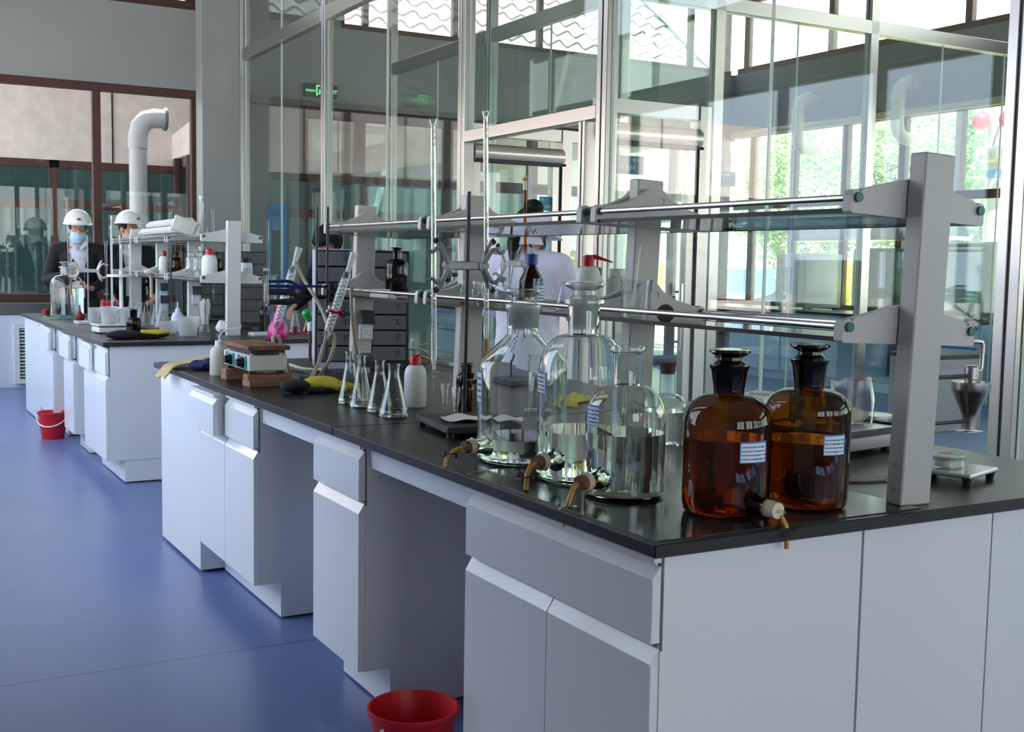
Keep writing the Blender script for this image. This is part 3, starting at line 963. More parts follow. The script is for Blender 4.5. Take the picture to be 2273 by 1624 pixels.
obj('cabinet', B().box(-0.3, 0.3, -0.25, 0.25, 0, 0.62, 0.01), mt['grey_pl'], t)
obj('lid', B().box(-0.31, 0.31, -0.26, 0.26, 0.62, 0.65), mt['drawer_case'], t)
# ================================================================ island benches
def front_prof(z0, zf, zt):
    """door or drawer front: flat face with a bevelled finger pull along its top"""
    return [(0.0, z0), (-0.020, z0), (-0.020, zf), (-0.002, zt), (0.0, zt)]
def front(name, parent, x, y0, y1, z0, zf, zt, pull=0.0):
    o = obj(name, B().prism([(x-pull+p[0], p[1]) for p in front_prof(z0, zf, zt)], y0, y1, 'y'), mt['white_lam'], parent, ang=12)
    obj('edge_band', B().box(x-pull-0.0185, x-pull-0.001, y0-0.001, y0+0.0012, z0+0.002, zf-0.004), mt['white_edge'], o)
    return o
def cabinet(label, xf, xb, y0, y1, drawers, doors, toe=0.085):
    """xf: plane behind the fronts; fronts stand 20 mm proud of it"""
    t = thing('base_cabinet', label, 'cabinet', (xf, y0, 0), 0, 'white base cabinets under the benches')
    w = y1-y0; d = xb-xf
    b = B()
    b.box(0, d, 0, w, 0.14, 0.64).box(0.005, d, 0, 0.016, 0.64, 0.822).box(0.005, d, w-0.016, w, 0.64, 0.822).box(d-0.02, d, 0.016, w-0.016, 0.64, 0.822)
    b.box(0.02, d, 0.016, w-0.016, 0.812, 0.822)
    obj('carcass', b, mt['white_lam'], t)
    obj('plinth', B().box(toe, d, 0.004, w-0.004, 0.008, 0.14), mt['white_lam'], t)
    obj('recess_shade', B().box(0.012, 0.016, 0.016, w-0.016, 0.640, 0.82), mt['dark_gap'], t)  # near-black sheet stands in for the shade inside the drawer opening
    for (a, c) in doors:
        o = front('door', t, 0.0, a, c, 0.142, 0.616, 0.645)
        obj('finger_pull', B().box(-0.004, 0.0, a, c, 0.646, 0.652), mt['grey_pl'], o)
    for (a, c, pull) in drawers:
        o = front('drawer', t, 0.0, a, c, 0.655, 0.776, 0.800, pull)
        obj('finger_pull', B().box(-0.016-pull, 0.0-pull, a, c, 0.807, 0.816).box(-0.004-pull, 0.0, a+0.01, c-0.01, 0.66, 0.816), mt['white_edge'], o)
        if pull:
            obj('tray', B().prism([(a+0.02, 0.68), (c-0.02, 0.68), (c-0.02, 0.77), (c-0.03, 0.77), (c-0.03, 0.69), (a+0.03, 0.69), (a+0.03, 0.77), (a+0.02, 0.77)], -pull, 0.3, 'x'), mt['grey_pl'], o)
    return t
def plate(name, label, cat, b, m, group=None):
    return tag(obj(name, b, m), label, cat, group)

XF = 1.282
# ---- near bench
cabinet('white base cabinet at the near corner with one wide drawer over two doors', XF, 1.79, 1.692, 2.447, [(0.003, 0.752, 0)], [(0.003, 0.371, 0), (0.375, 0.752, 0)] and [(0.003, 0.371), (0.375, 0.752)])
cabinet('narrow white base cabinet between the two knee spaces of the near bench', XF, 1.79, 3.125, 3.515, [(0.003, 0.387, 0)], [(0.003, 0.387)])
cabinet('white base cabinet of the near bench with its drawer pulled open', XF, 1.79, 4.155, 4.93, [(0.003, 0.385, 0.0), (0.390, 0.772, 0.045)], [(0.003, 0.385), (0.389, 0.772)])
b = B()
b.box(1.264, 1.79, 4.935, 5.65, 0.012, 0.822, 0.002)
plate('end_cabinet', 'plain white closed panel cabinet at the far end of the near bench', 'cabinet', b, mt['white_lam'])
b = B()
b.box(1.797, 2.19, 1.692, 5.65, 0.012, 0.822)
plate('service_duct', 'white service duct panel in the middle of the near bench end', 'panel', b, mt['white_lam'])
t = thing('rear_cabinet', 'white cabinet row on the aisle side of the near bench', 'cabinet')
obj('body', B().box(2.195, 2.665, 1.692, 5.65, 0.12, 0.822), mt['white_lam'], t)
obj('plinth', B().box(2.195, 2.60, 1.70, 5.65, 0.0, 0.12), mt['white_lam'], t)
for i in range(5):
    o = front('door', t, 0, 0, 0.1, 0.142, 0.616, 0.645)
    bpy.data.objects.remove(o.children[0]); bpy.data.objects.remove(o)
    a, c = 1.70+i*0.79, 1.70+i*0.79+0.78
    obj('door', B().prism([(2.665, 0.142), (2.685, 0.142), (2.685, 0.616), (2.671, 0.645), (2.665, 0.645)], a, c, 'y'), mt['white_lam'], t)
    obj('drawer', B().prism([(2.665, 0.655), (2.685, 0.655), (2.685, 0.776), (2.671, 0.80), (2.665, 0.80)], a, c, 'y'), mt['white_lam'], t)
for i, (a, c) in enumerate(((2.450, 3.122), (3.518, 4.152))):
    plate('apron_rail', 'white rail across the %s knee space of the near bench' % ('nearer', 'farther')[i], 'rail', B().box(1.295, 1.313, a, c, 0.752, 0.822), mt['white_lam'], 'apron rails')
def slab(label, x0, x1, y0, y1):
    b = B()
    b.box(x0, x1, y0, y1, 0.824, 0.85, 0.0025)
    return plate('worktop', label, 'worktop', b, mt['worktop'], 'black worktops')
slab('black worktop slab at the near end of the near bench', 1.245, 2.712, 1.666, 3.297)
slab('black worktop slab at the far end of the near bench', 1.246, 2.712, 3.303, 5.72)
b = B()
b.box(1.262, 1.952, 1.684, 2.46, 0.8502, 0.8522)
m_ = mat('glossy_black_mat', (40, 41, 42), 0.13, noise=0.25, nscale=4)
plate('bench_mat', 'thin glossy black mat under the bottles at the bench corner', 'mat', b, m_)
# ---- far bench
YO = 7.128
cabinet('white base cabinet of the far bench nearest the near bench', XF+0.012, 1.95, 7.13, 7.88, [(0.003, 0.372, 0), (0.377, 0.747, 0.03)], [(0.003, 0.372), (0.376, 0.747)])
cabinet('narrow white cabinet between the knee spaces of the far bench', XF+0.012, 1.95, 8.30, 8.72, [(0.003, 0.417, 0.03)], [(0.003, 0.417)])
cabinet('white base cabinet of the far bench beside the low white wall', XF+0.012, 1.95, 9.22, 10.0, [(0.003, 0.385, 0.03), (0.39, 0.777, 0)], [(0.003, 0.385), (0.389, 0.777)])
plate('end_cabinet', 'plain white closed panel cabinet at the far end of the far bench', 'cabinet', B().box(1.276, 1.95, 10.005, 10.88, 0.012, 0.822, 0.002), mt['white_lam'])
plate('service_duct', 'white end panel and service duct of the far bench', 'panel', B().box(1.955, 2.93, 7.13, 10.88, 0.012, 0.822), mt['white_lam'])
for i, (a, c) in enumerate(((7.883, 8.297), (8.723, 9.217))):
    plate('apron_rail', 'white rail across the %s knee space of the far bench' % ('nearer', 'farther')[i], 'rail', B().box(1.307, 1.325, a, c, 0.752, 0.822), mt['white_lam'], 'apron rails')
slab('black worktop of the far bench', 1.257, 2.96, 7.106, 10.93)

# ---------------------------------------------------------------- reagent racks
def rack(label, x, ys, lean, m, sockets=()):
    t = thing('reagent_rack', label, 'rack', (x, 0, 0.8505))
    t.rotation_euler = (0, lean, 0)
    H = 0.747
    for i, y in enumerate(ys):
        p = obj('post', B().box(-0.045, 0.045, y-0.022, y+0.022, 0.0, H, 0.003), m, t)
        if i == 0:
            obj('screw', B().tube([(-0.047, y, 0.035), (-0.043, y, 0.035)], 0.006, 10).tube([(-0.047, y, 0.085), (-0.043, y, 0.085)], 0.006, 10), mt['grey_pl'], p)
        for s in (-1, 1):
            if (i == 0 and s < 0) or (i == len(ys)-1 and s > 0):
                continue
            yb = y + s*0.036
            for lv, z in enumerate((0.342, 0.610)):
                half = [(0.0, 0.112), (0.025, 0.108), (0.05, 0.086), (0.10, 0.064), (0.165, 0.050), (0.172, 0.046), (0.185, 0.052), (0.200, 0.046), (0.203, 0.036), (0.203, 0.004), (0.199, 0.0)]
                if i == 0:
                    half = [(0.0, 0.085), (0.045, 0.082), (0.10, 0.068), (0.17, 0.052), (0.178, 0.044), (0.186, 0.050), (0.198, 0.046), (0.203, 0.036), (0.203, 0.004), (0.199, 0.0)]
                poly = [(-px, z+pz) for px, pz in reversed(half[1:])] + [(px, z+pz) for px, pz in half]
                br = obj('bracket', B().prism(poly, yb-0.012, yb+0.012, 'y'), m, t, ang=25)
                for sx in (-1, 1):
                    obj('rail_cap', B().tube([(sx*0.187, yb-0.019, z+0.033), (sx*0.187, yb+0.019, z+0.033)], 0.0105, 12), mt['green_cap'], br)
                if i and s < 0:
                    obj('mark', B().box(0.018, 0.030, yb-0.0128, yb-0.0118, z+0.083, z+0.085).box(0.028, 0.030, yb-0.0128, yb-0.0118, z+0.070, z+0.085), mt['drawer_grey'], br)
    for i in range(len(ys)-1):
        y0, y1 = ys[i]+0.05, ys[i+1]-0.05
        for z in (0.342, 0.610):
            b = B()
            b.box(-0.192, 0.192, y0, y1, z+0.002, z+0.010)
            b.mi = 1
            for sx in (-1, 1):
                b.box(sx*0.1925-0.0015, sx*0.1925+0.0015, y0, y1, z+0.001, z+0.011)
            obj('shelf', b, [mt['shelf_glass'], mt['shelf_edge']], t)
            for sx in (-1, 1):
                obj('rail', B().tube([(sx*0.187, y0-0.01, z+0.033), (sx*0.187, y1+0.01, z+0.033)], 0.0075, 12), mt['chrome'], t)
    for (i, z, opened) in sockets:
        y = ys[i]-0.022
        s = obj('socket', B().box(-0.022, 0.043, y-0.016, y, z-0.035, z+0.035, 0.004), mt['outlet'], t)
        if opened:
            obj('face', B().box(-0.006, 0.027, y-0.0175, y-0.015, z-0.022, z+0.018, 0.001), mt['outlet_face'], s)
            b = B()
            for dx, dz, rr in ((0.003, 0.008, 0), (0.018, 0.008, 0), (0.0105, -0.002, 0), (0.003, -0.010, .5), (0.018, -0.010, -.5)):
                b.obox((dx, y-0.0178, z+dz), (0.0025, 0.001, 0.008), ry=rr)
            obj('slots', b, mt['black'], s)
            obj('flap', B().obox((0.010, y-0.030, z+0.068), (0.062, 0.006, 0.066), rx=R(-22)), mt['flap_grey'], s)
        else:
            obj('flap', B().obox((0.012, y-0.026, z), (0.062, 0.010, 0.066), rx=R(8), bev=0.002), mt['flap_grey'], s)
    return t
rack('grey-white two-shelf reagent rack standing along the near bench', 1.968, [1.735, 2.76, 3.83, 4.88], R(2.2), mt['rack'], [(3, 0.185, True), (3, 0.062, False)])
rack('white two-shelf reagent rack standing along the far bench', 2.15, [7.53, 8.54, 9.56, 10.55], R(0.6), mt['rack_b'], [(1, 0.20, True), (2, 0.20, True), (2, 0.10, True)])
# ================================================================ bottles on the near corner
def shoulder(r, zs, rn, zn, n=7, p=2.0):
    """quarter superellipse from (r,zs) up to (rn,zn)"""
    out = []
    for i in range(n+1):
        a = PI/2*i/n
        out.append((rn+(r-rn)*math.cos(a)**(2/p), zs+(zn-zs)*math.sin(a)**(2/p)))
    return out
def wall(outer, t, tb):
    """closed profile of a thick wall from an outer profile (bottom to rim)"""
    inner = []
    for i, (r, z) in enumerate(outer):
        if r < 1e-6 or i < 1:
            continue
        inner.append((max(r-t, 0.001), max(z, tb)))
    inner = [q for q in inner if q[1] >= tb]
    inner[0] = (inner[0][0]-0.004, tb)
    return outer + list(reversed(inner)) + [(0, tb)]
def label_on(parent, r, a0, a1, z0, z1, style=0):
    """paper label hugging a round bottle, with a printed blue border and lines of writing"""
    def arc(rr, aa0, aa1, zz0, zz1, n, th):
        return lambda u, v: Vector((rr*math.cos(aa0+(aa1-aa0)*u), rr*math.sin(aa0+(aa1-aa0)*u), zz0+(zz1-zz0)*v))
    l = obj('label', B().patch(arc(r+0.0006, a0, a1, z0, z1, 8, 0), 8, 1, 0.0003), mt['label_white'], parent)
    b = B()
    w = (a1-a0)
    h = z1-z0
    rr = r+0.0012
    b.patch(arc(rr, a0, a1, z1-h*.07, z1, 8, 0), 8, 1, 0.0002).patch(arc(rr, a0, a1, z0, z0+h*.03, 8, 0), 8, 1, 0.0002)
    b.patch(arc(rr, a0, a0+w*.03, z0, z1, 1, 0), 1, 1, 0.0002).patch(arc(rr, a1-w*.03, a1, z0, z1, 1, 0), 1, 1, 0.0002)
    obj('border', b, mt['label_blue'], l)
    b = B()
    rnd = random.Random(int(r*1e5)+style)
    for k in range(4):
        zc = z1-h*(.24+.19*k)
        u = .07
        while u < .9:
            du = rnd.uniform(.03, .07) if u < .42 else rnd.uniform(.06, .12)
            hh = h*(.035 if u < .42 else rnd.uniform(.03, .07))
            b.patch(arc(rr, a0+w*u, a0+w*min(u+du*.75, .95), zc-hh, zc+hh*.4, 1, 0), 1, 1, 0.0002)
            u += du
    obj('writing', b, mt['ink'], l)
    return l
def stopper(parent, zr, rn, disc, m, h=0.04):
    """flat-headed ground stopper seated in a neck whose rim is at zr"""
    return obj('stopper', B().lathe([(0, zr-0.05), (rn*0.80, zr-0.05), (rn*0.95, zr+0.002), (rn*0.72, zr+0.010), (rn*0.70, zr+h*0.5), (disc*0.9, zr+h*0.72), (disc, zr+h*0.82), (disc*0.98, zr+h*0.95), (disc*0.85, zr+h), (disc*0.5, zr+h*0.96), (0, zr+h*0.95)], 36), m, parent)
def outlet(parent, r, a, z, cork, m_glass, tube_pts, clamp_m, cork_m='cork', ring=True):
    """side spout of an aspirator bottle: glass nozzle, bung, rubber tube and spring clip. a = direction"""
    ca, sa = math.cos(a), math.sin(a)
    P = lambda d, s=0.0, dz=0.0: Vector(((r+d)*ca - s*sa, (r+d)*sa + s*ca, z+dz))
    b = B()
    b.tube([P(-0.012), P(0.004), P(0.012), P(0.034), P(0.037)], [0.027, 0.0225, 0.0190, 0.0190, 0.0225], 20, cap=False)
    nz = obj('spout', b, m_glass, parent)
    bg = obj('bung', B().tube([P(0.024), P(0.040), P(0.041), P(0.062)], [0.0165, 0.0176, 0.0170, 0.0160], 18), mt[cork_m], parent)
    if ring:
        obj('collar', B().tube([P(0.033), P(0.048)], [0.0206, 0.0196], 18), mt['rubber_white'], bg)
    obj('glass_tube', B().tube([P(0.03), P(0.080)], 0.0035, 10), mt['glass_thick'], bg)
    tb = obj('rubber_tube', B().tube([P(*q) for q in tube_pts], 0.0062, 10, flat=(1, 0.75)), mt['tube_amber'], parent)
    i = max(1, len(tube_pts)-2)
    c = (P(*tube_pts[i]) + P(*tube_pts[i-1]))/2
    b = B()
    n = 22
    def loop(sgn, rad, tl):
        pts = []
        for k in range(n+1):
            w = 2*PI*k/n
            pts.append(c + Vector((ca, sa, 0))*(sgn*0.010 + rad*1.4*math.cos(w)*0.55) + Vector((-sa, ca, 0))*(math.sin(w)*rad*1.4*tl) + Vector((0, 0, 0.006*math.sin(w))))
        return pts
    b.tube(loop(0.8, 0.016, 0.8), 0.0011, 6, cap=False)
    b.tube(loop(-0.2, 0.015, 1.3), 0.0011, 6, cap=False)
    side = Vector((-sa, ca, 0))
    b.tube([c + side*0.010, c + side*0.024], 0.0012, 6).tube([c - side*0.010, c - side*0.022], 0.0012, 6)
    b.tube([c + side*0.024, c + side*0.028], 0.0045, 10).tube([c - side*0.022, c - side*0.026], 0.0045, 10)
    obj('spring_clip', b, clamp_m, tb)
def clear_bottle(name, label, loc, r, zs, zn, rn, zr, level, p, rim, stop, a_out, zo, tubes, clamp, lab=None, tb=0.008, group='clear aspirator bottles on the near corner', dirt=False):
    t = thing(name, label, 'bottle', loc, 0, group)
    out = [(0, 0.0), (r*0.90, 0.0), (r*0.985, 0.006), (r, 0.016), (r, zs*0.5), (r, zs)] + ([(r*.99, zs+.008), (r*.965, zs+.016), (r*.93, zs+.026), (rn*1.15, zn-.006), (rn*1.03, zn)] if p < 1.5 else shoulder(r, zs, rn*1.02, zn, 9, p)[1:])
    out += [(rn, zn+0.004), (rn*1.04, zr-0.016), (rim, zr-0.010), (rim*1.01, zr-0.004), (rim*0.98, zr)]
    obj('body', B().lathe(wall(out, 0.0035, tb), 56), mt['bottle'], t)
    if level:
        ri = r-0.0033
        obj('water', B().lathe([(0, tb-0.001), (ri-0.004, tb-0.001), (ri, tb+0.006), (ri, level), (0, level)], 56), mt['water'], t)
    # ground zone inside the neck
    obj('ground_neck', B().lathe([(rn-0.0042, zn+0.012), (rn*1.03-0.0042, zr-0.018)], 40), mt['frost_thin'], t)
    if stop:
        stopper(t, zr, rn, stop, mt['glass_thick'])
        obj('stopper_plug', B().lathe([(0, zn+0.02), (rn*0.86, zn+0.02), (rn*0.97, zr), (0, zr)], 36), mt['frost_thin'], t)
    if a_out is not None:
        outlet(t, r, a_out, zo, 'cork', mt['bottle'], tubes, clamp)
    if lab:
        label_on(t, r, *lab)
    return t
def frost_thin():
    m, n, l = nt('ground_glass_zone')
    n.remove(n['Principled BSDF'])
    tr = n.new('ShaderNodeBsdfTransparent'); tr.inputs['Color'].default_value = (0.9, 0.92, 0.91, 1)
    df = n.new('ShaderNodeBsdfDiffuse'); df.inputs['Color'].default_value = (*lin((214, 220, 217)), 1)
    tl = n.new('ShaderNodeBsdfTranslucent'); tl.inputs['Color'].default_value = (*lin((214, 220, 217)), 1)
    a = n.new('ShaderNodeMixShader'); a.inputs['Fac'].default_value = 0.5
    c = n.new('ShaderNodeMixShader'); c.inputs['Fac'].default_value = 0.55
    l.new(df.outputs[0], a.inputs[1]); l.new(tl.outputs[0], a.inputs[2])
    l.new(tr.outputs[0], c.inputs[1]); l.new(a.outputs[0], c.inputs[2])
    l.new(c.outputs[0], n['Material Output'].inputs['Surface'])
    return m
ZT = 0.8505
ZM = 0.8525
TA = R(180)
# tube points: (outward distance from the bottle wall, sideways, vertical)
clear_bottle('aspirator_bottle', 'clear stoppered bottle with rounded shoulders in the middle of the three clear bottles', (1.476, 2.275, ZM), 0.104, 0.235, 0.338, 0.036, 0.420, 0.116, 2.2, 0.047, 0.048, R(200), 0.055,
             [(0.066, 0, 0), (0.080, 0, -0.004), (0.096, 0.004, -0.018), (0.104, 0.008, -0.036), (0.108, 0.010, -0.054)], mt['wire'], (R(152), R(184), 0.203, 0.252))
clear_bottle('aspirator_bottle', 'clear bottle with steep conical shoulders, nearly empty, beside the iron stand', (1.480, 2.565, ZT), 0.113, 0.232, 0.322, 0.040, 0.398, 0.062, 1.25, 0.046, 0.046, R(186), 0.045,
             [(0.068, 0, 0), (0.092, 0, -0.006), (0.112, 0, -0.024), (0.116, 0.002, -0.044)], mt['wire'], (R(152), R(178), 0.150, 0.232))
clear_bottle('aspirator_bottle', 'clear open bottle nearest the bench edge, half full of water', (1.452, 2.062, ZM), 0.0875, 0.170, 0.242, 0.030, 0.326, 0.140, 2.0, 0.0385, None, R(196), 0.044,
             [(0.068, 0, 0), (0.080, 0, -0.008), (0.094, 0, -0.034), (0.102, 0, -0.058), (0.104, 0, -0.086)], mt['wire_lt'], (R(163), R(196), 0.158, 0.202))
b3 = [o for o in COL.objects if o.get('label', '').startswith('clear open bottle nearest')][0]
obj('sediment', B().lathe([(0, 0.0085), (0.0815, 0.0085), (0.0825, 0.0115), (0, 0.0125)], 40), mt['rubber_white'], b3)
b = B()
for k, (da, dz) in enumerate(((0, 0), (.10, .004), (.20, 0), (.30, -.002), (.02, -.014), (.14, -.014), (.26, -.015))):
    a = R(240)+da
    b.tube([(0.0815*math.cos(a+w*.025), 0.0815*math.sin(a+w*.025), 0.210+dz+0.006*math.sin(w*2.2)) for w in (0, 1, 2, 3)], 0.0006, 5)
obj('etched_marks', b, mt['cork_dark'], b3)

def amber_bottle(label, loc, r, zs, zn, rn, zr, level, top, lab, spout=None, m='amber'):
    t = thing('amber_bottle', label, 'bottle', loc, 0, 'large amber bottles on the near corner')
    out = [(0, 0.0), (r*0.86, 0.0), (r*0.96, 0.006), (r, 0.024), (r, zs*0.5), (r, zs)] + shoulder(r, zs, rn, zn, 9, 2.1)[1:]
    obj('body', B().lathe(out + [(rn, zn+0.004)], 56), mt[m], t)
    obj('neck', B().lathe([(rn, zn+0.003), (rn*1.0, zn+0.008), (rn*1.20, zr-0.010), (rn*1.30, zr-0.005), (rn*1.32, zr), (rn*1.1, zr+0.001), (rn*0.9, zn+0.01)], 44), mt['amber_dk'], t)
    ri = r-0.003
    obj('liquid', B().lathe([(0, 0.006), (ri*0.90, 0.006), (ri, 0.026), (ri, level), (0, level)], 56), mt['amber_liq'], t)
    stopper(t, zr, rn*1.15, rn*1.36, mt['amber_solid'], top-zr)
    label_on(t, r, *lab)
    if spout:
        a, z, tp = spout
        outlet(t, r, a, z, 'cork', mt['amber_dk'], tp, mt['wire'], 'rubber_white', False)
    return t
amber_bottle('brown amber bottle with a rubber tube spout, the left one of the pair', (1.544, 1.832, ZM), 0.0895, 0.180, 0.243, 0.031, 0.302, 0.155, 0.334, (R(246), R(287), 0.115, 0.157),
             (R(272), 0.030, [(0.03, 0, 0), (0.044, 0.004, -0.002), (0.060, 0.010, -0.012), (0.070, 0.014, -0.030), (0.072, 0.016, -0.050), (0.072, 0.016, -0.074)]))
amber_bottle('olive-brown amber bottle without a spout, the right one of the pair', (1.743, 1.812, ZM), 0.0890, 0.200, 0.248, 0.031, 0.310, 0.142, 0.343, (R(248), R(283), 0.120, 0.162), m='amber_olive')

# ---------------------------------------------------------------- generic small glassware
def bottle_small(name, label, cat, loc, r, h, m='glass', stop=None, liquid=None, neck=0.42, sh=0.62, group=None, stop_m='glass_thick', n=24, wide=False):
    t = thing(name, label, cat, loc, 0, group)
    rn = r*neck
    out = [(0, 0.0), (r*0.93, 0.0), (r, h*0.03), (r, h*sh)] + shoulder(r, h*sh, rn, h*(sh+0.16), 5, 2.0)[1:] + [(rn, h*0.90), (rn*1.25, h*0.915), (rn*1.25, h*0.94)]
    obj('body', B().lathe(out, n), mt[m], t)
    if liquid:
        obj('liquid', B().lathe([(0, 0.003), (r*0.92, 0.003), (r*0.95, h*0.05), (r*0.95, h*liquid[1]), (0, h*liquid[1])], n), mt[liquid[0]], t)
    if stop == 'glass':
        obj('stopper', B().lathe([(0, h*0.80), (rn*0.8, h*0.80), (rn*0.95, h*0.94), (rn*0.6, h*0.955), (rn*1.3, h*0.98), (rn*1.3, h), (0, h)], n), mt[stop_m], t)
    elif stop == 'cork':
        obj('stopper', B().lathe([(0, h*0.86), (rn*0.85, h*0.86), (rn*1.1, h*1.0), (0, h*1.0)], n), mt['cork_dark'], t)
    elif stop:
        obj('cap', B().lathe([(0, h*0.86), (rn*1.35, h*0.86), (rn*1.35, h*0.99), (rn*1.2, h), (0, h)], n), mt[stop], t)
    return t
def erlen(label, loc, r, h, liq=None, group='conical flasks', m='glass', lm='water', n=28):
    t = thing('conical_flask', label, 'flask', loc, 0, group)
    rn = r*0.36
    out = [(0, 0), (r*0.9, 0), (r*0.985, h*0.02), (r, h*0.05), (r*0.97, h*0.09), (rn*1.1, h*0.72), (rn, h*0.78), (rn, h*0.96), (rn*1.18, h*0.985), (rn*1.15, h)]
    if m == 'bottle':
        obj('body', B().lathe(wall(out, 0.0016, 0.003), 40), mt[m], t)
    else:
        obj('body', B().lathe(out, n), mt[m], t)
    if liq:
        z = h*liq
        rz = r*0.97+(rn*1.1-r*0.97)*(z-h*0.09)/(h*0.63)
        obj('liquid', B().lathe([(0, 0.0025), (r*0.88, 0.0025), (r*0.965, h*0.05), (r*0.945, h*0.09), (rz*0.965, z), (0, z)], n), mt[lm], t)
    obj('markings', B().box(-rn*0.5, rn*0.1, -r*0.66, -r*0.655, h*0.34, h*0.36), mt['sign_white'], t)
    return t
def wash_bottle(label, loc, r, h, cap='red', body='ldpe', rz=0, nozzle=True, liquid=True):
    t = thing('wash_bottle', label, 'bottle', loc, rz, 'squeeze wash bottles')
    hb = h*0.80
    out = [(0, 0), (r*0.93, 0), (r, h*0.03), (r, hb*0.70)] + shoulder(r, hb*0.70, r*0.48, hb, 6, 2.1)[1:] + [(r*0.45, hb+0.003), (0, hb+0.003)]
    obj('body', B().lathe(out, 28), mt[body], t)
    c = obj('cap', B().lathe([(0, hb-0.004), (r*0.50, hb-0.004), (r*0.50, hb+h*0.10), (r*0.42, hb+h*0.17), (r*0.20, h), (0, h)], 24), mt[cap], t)
    if nozzle:
        obj('nozzle', B().tube([(0, 0, h*0.94), (r*0.55, 0, h*0.965), (r*0.9, 0, h*0.945), (r*1.9, 0, h*0.875)], [r*0.24, r*0.20, r*0.14, r*0.05], 10), mt[cap], c)
    return t
def beaker(label, loc, r, h, m='glass', group='beakers', taper=1.0, liq=None, cat='beaker'):
    t = thing('beaker', label, cat, loc, 0, group)
    r0 = r*taper
    out = [(0, 0), (r0*0.93, 0), (r0, h*0.04), (r, h*0.93), (r*1.07, h), (r*1.05, h), (r*0.97, h*0.93), (r0*0.97, h*0.05), (0, h*0.03)]
    b = B().lathe(out, 28)
    for v in b.bm.verts:                       # pouring lip
        if v.co.z > h*0.9 and v.co.x > r*0.85:
            v.co.x += r*0.14
    obj('body', b, mt[m], t)
    if liq:
        obj('liquid', B().lathe([(0, h*0.035), (r0*0.95, h*0.06), (r*0.96, h*liq[1]), (0, h*liq[1])], 24), mt[liq[0]], t)
    return t

erlen('leftmost of the four conical flasks with a little clear liquid, in the back pair', (1.511, 3.833, ZT), 0.0429, 0.184, 0.13, 'conical flasks on the near bench', 'bottle')
erlen('conical flask half hidden by the tallest flask, right one of the back pair', (1.512, 3.728, ZT), 0.040, 0.178, 0.14, 'conical flasks on the near bench', 'bottle')
erlen('conical flask on the left of the front pair', (1.520, 3.588, ZT), 0.0440, 0.172, 0.13, 'conical flasks on the near bench', 'bottle')
erlen('largest conical flask, nearest the white red-capped wash bottle', (1.514, 3.455, ZT), 0.0500, 0.172, 0.15, 'conical flasks on the near bench', 'bottle')
wash_bottle('white wash bottle with red nozzle standing on the bench by the conical flasks', (1.690, 3.671, ZT), 0.0393, 0.181, rz=R(20))
def conical_measure(label, loc, r, h):
    t = thing('conical_measure', label, 'measuring glass', loc, 0, 'conical measuring glasses')
    obj('bowl', B().lathe([(0, h*0.24), (r*0.30, h*0.26), (r*0.55, h*0.5), (r*0.9, h), (r*0.86, h), (r*0.5, h*0.5), (0, h*0.28)], 22), mt['glass'], t)
    obj('foot', B().lathe([(0, 0), (r*1.05, 0), (r*1.05, h*0.03), (r*0.4, h*0.09), (r*0.2, h*0.16), (r*0.28, h*0.25), (0, h*0.25)], 22), mt['glass_thick'], t)
    b = B()
    for k in range(5):
        b.box(-r*0.5, -r*0.1, -r*0.62-k*r*0.05, -r*0.60-k*r*0.05, h*(0.45+.1*k), h*(0.46+.1*k))
    obj('scale_marks', b, mt['sign_white'], t)
    return t
conical_measure('small conical measuring glass, left of two by the iron stand', (1.656, 3.368, ZT), 0.0165, 0.111)
conical_measure('small conical measuring glass, right of two by the iron stand', (1.660, 3.296, ZT), 0.0170, 0.105)
bottle_small('reagent_bottle', 'dark brown reagent bottle with black stopper behind the stand rod', 'bottle', (1.854, 3.601, ZT), 0.036, 0.154, 'amber_dk', 'glass', neck=0.48, stop_m='amber_solid')
bottle_small('vial', 'small yellow-amber vial behind the conical-shouldered bottle', 'vial', (1.734, 3.322, ZT), 0.0215, 0.126, 'amber_yel', None, neck=0.6, sh=0.7)
COL.objects['vial'].location = (1.735, 3.36, ZT)
t = bottle_small('reagent_bottle', 'small clear water bottle with a cork, behind the open bottle', 'bottle', (2.000, 2.640, ZT), 0.0565, 0.230, 'glass', 'cork', ('water', 0.40), neck=0.40, sh=0.45)

# ---------------------------------------------------------------- iron stand with burettes
st1 = thing('burette_stand', 'black iron stand with dark rod holding two burettes on the near bench', 'stand', (1.60, 3.12, ZT), R(-8))
b = B()
b.box(-0.115, 0.115, -0.19, 0.13, 0.012, 0.032, 0.004)
obj('base', b, mt['iron'], st1)
for x, y in ((-0.1, -0.17), (0.1, -0.17), (-0.1, 0.11), (0.1, 0.11)):
    obj('foot', B().tube([(x, y, 0), (x, y, 0.012)], 0.012, 12), mt['black'], st1)
obj('rod', B().tube([(0.035, 0.10, 0.03), (0.042, 0.10, 0.72)], 0.0058, 12), mt['rod'], st1)
pp = [o for o in (0,)]
def filter_paper(label, loc, r, rz):
    rnd = random.Random(int(loc[1]*1000))
    ph = [rnd.uniform(0, 6) for _ in range(4)]
    def f(u, v):
        a = u*2*PI
        rr = r*v*(1+0.05*math.sin(3*a+ph[0])+0.03*math.sin(7*a+ph[1]))
        return Vector((rr*math.cos(a), rr*math.sin(a)*0.9, 0.004+0.004*v*v*(1+math.sin(4*a+ph[2]))))
    o = obj('filter_paper', B().patch(f, 30, 5, 0.0012), mt['paper'])
    o.location = loc
    o.rotation_euler = (0, 0, rz)
    return tag(o, label, 'paper', 'white filter papers on the iron stand')
filter_paper('white filter paper disc on the left of the black iron stand base', (1.575, 3.08, ZT+0.0325), 0.072, 0.3)
filter_paper('white filter paper behind the clear bottle, on the right of the iron base', (1.680, 3.005, ZT+0.0325), 0.060, 1.4)

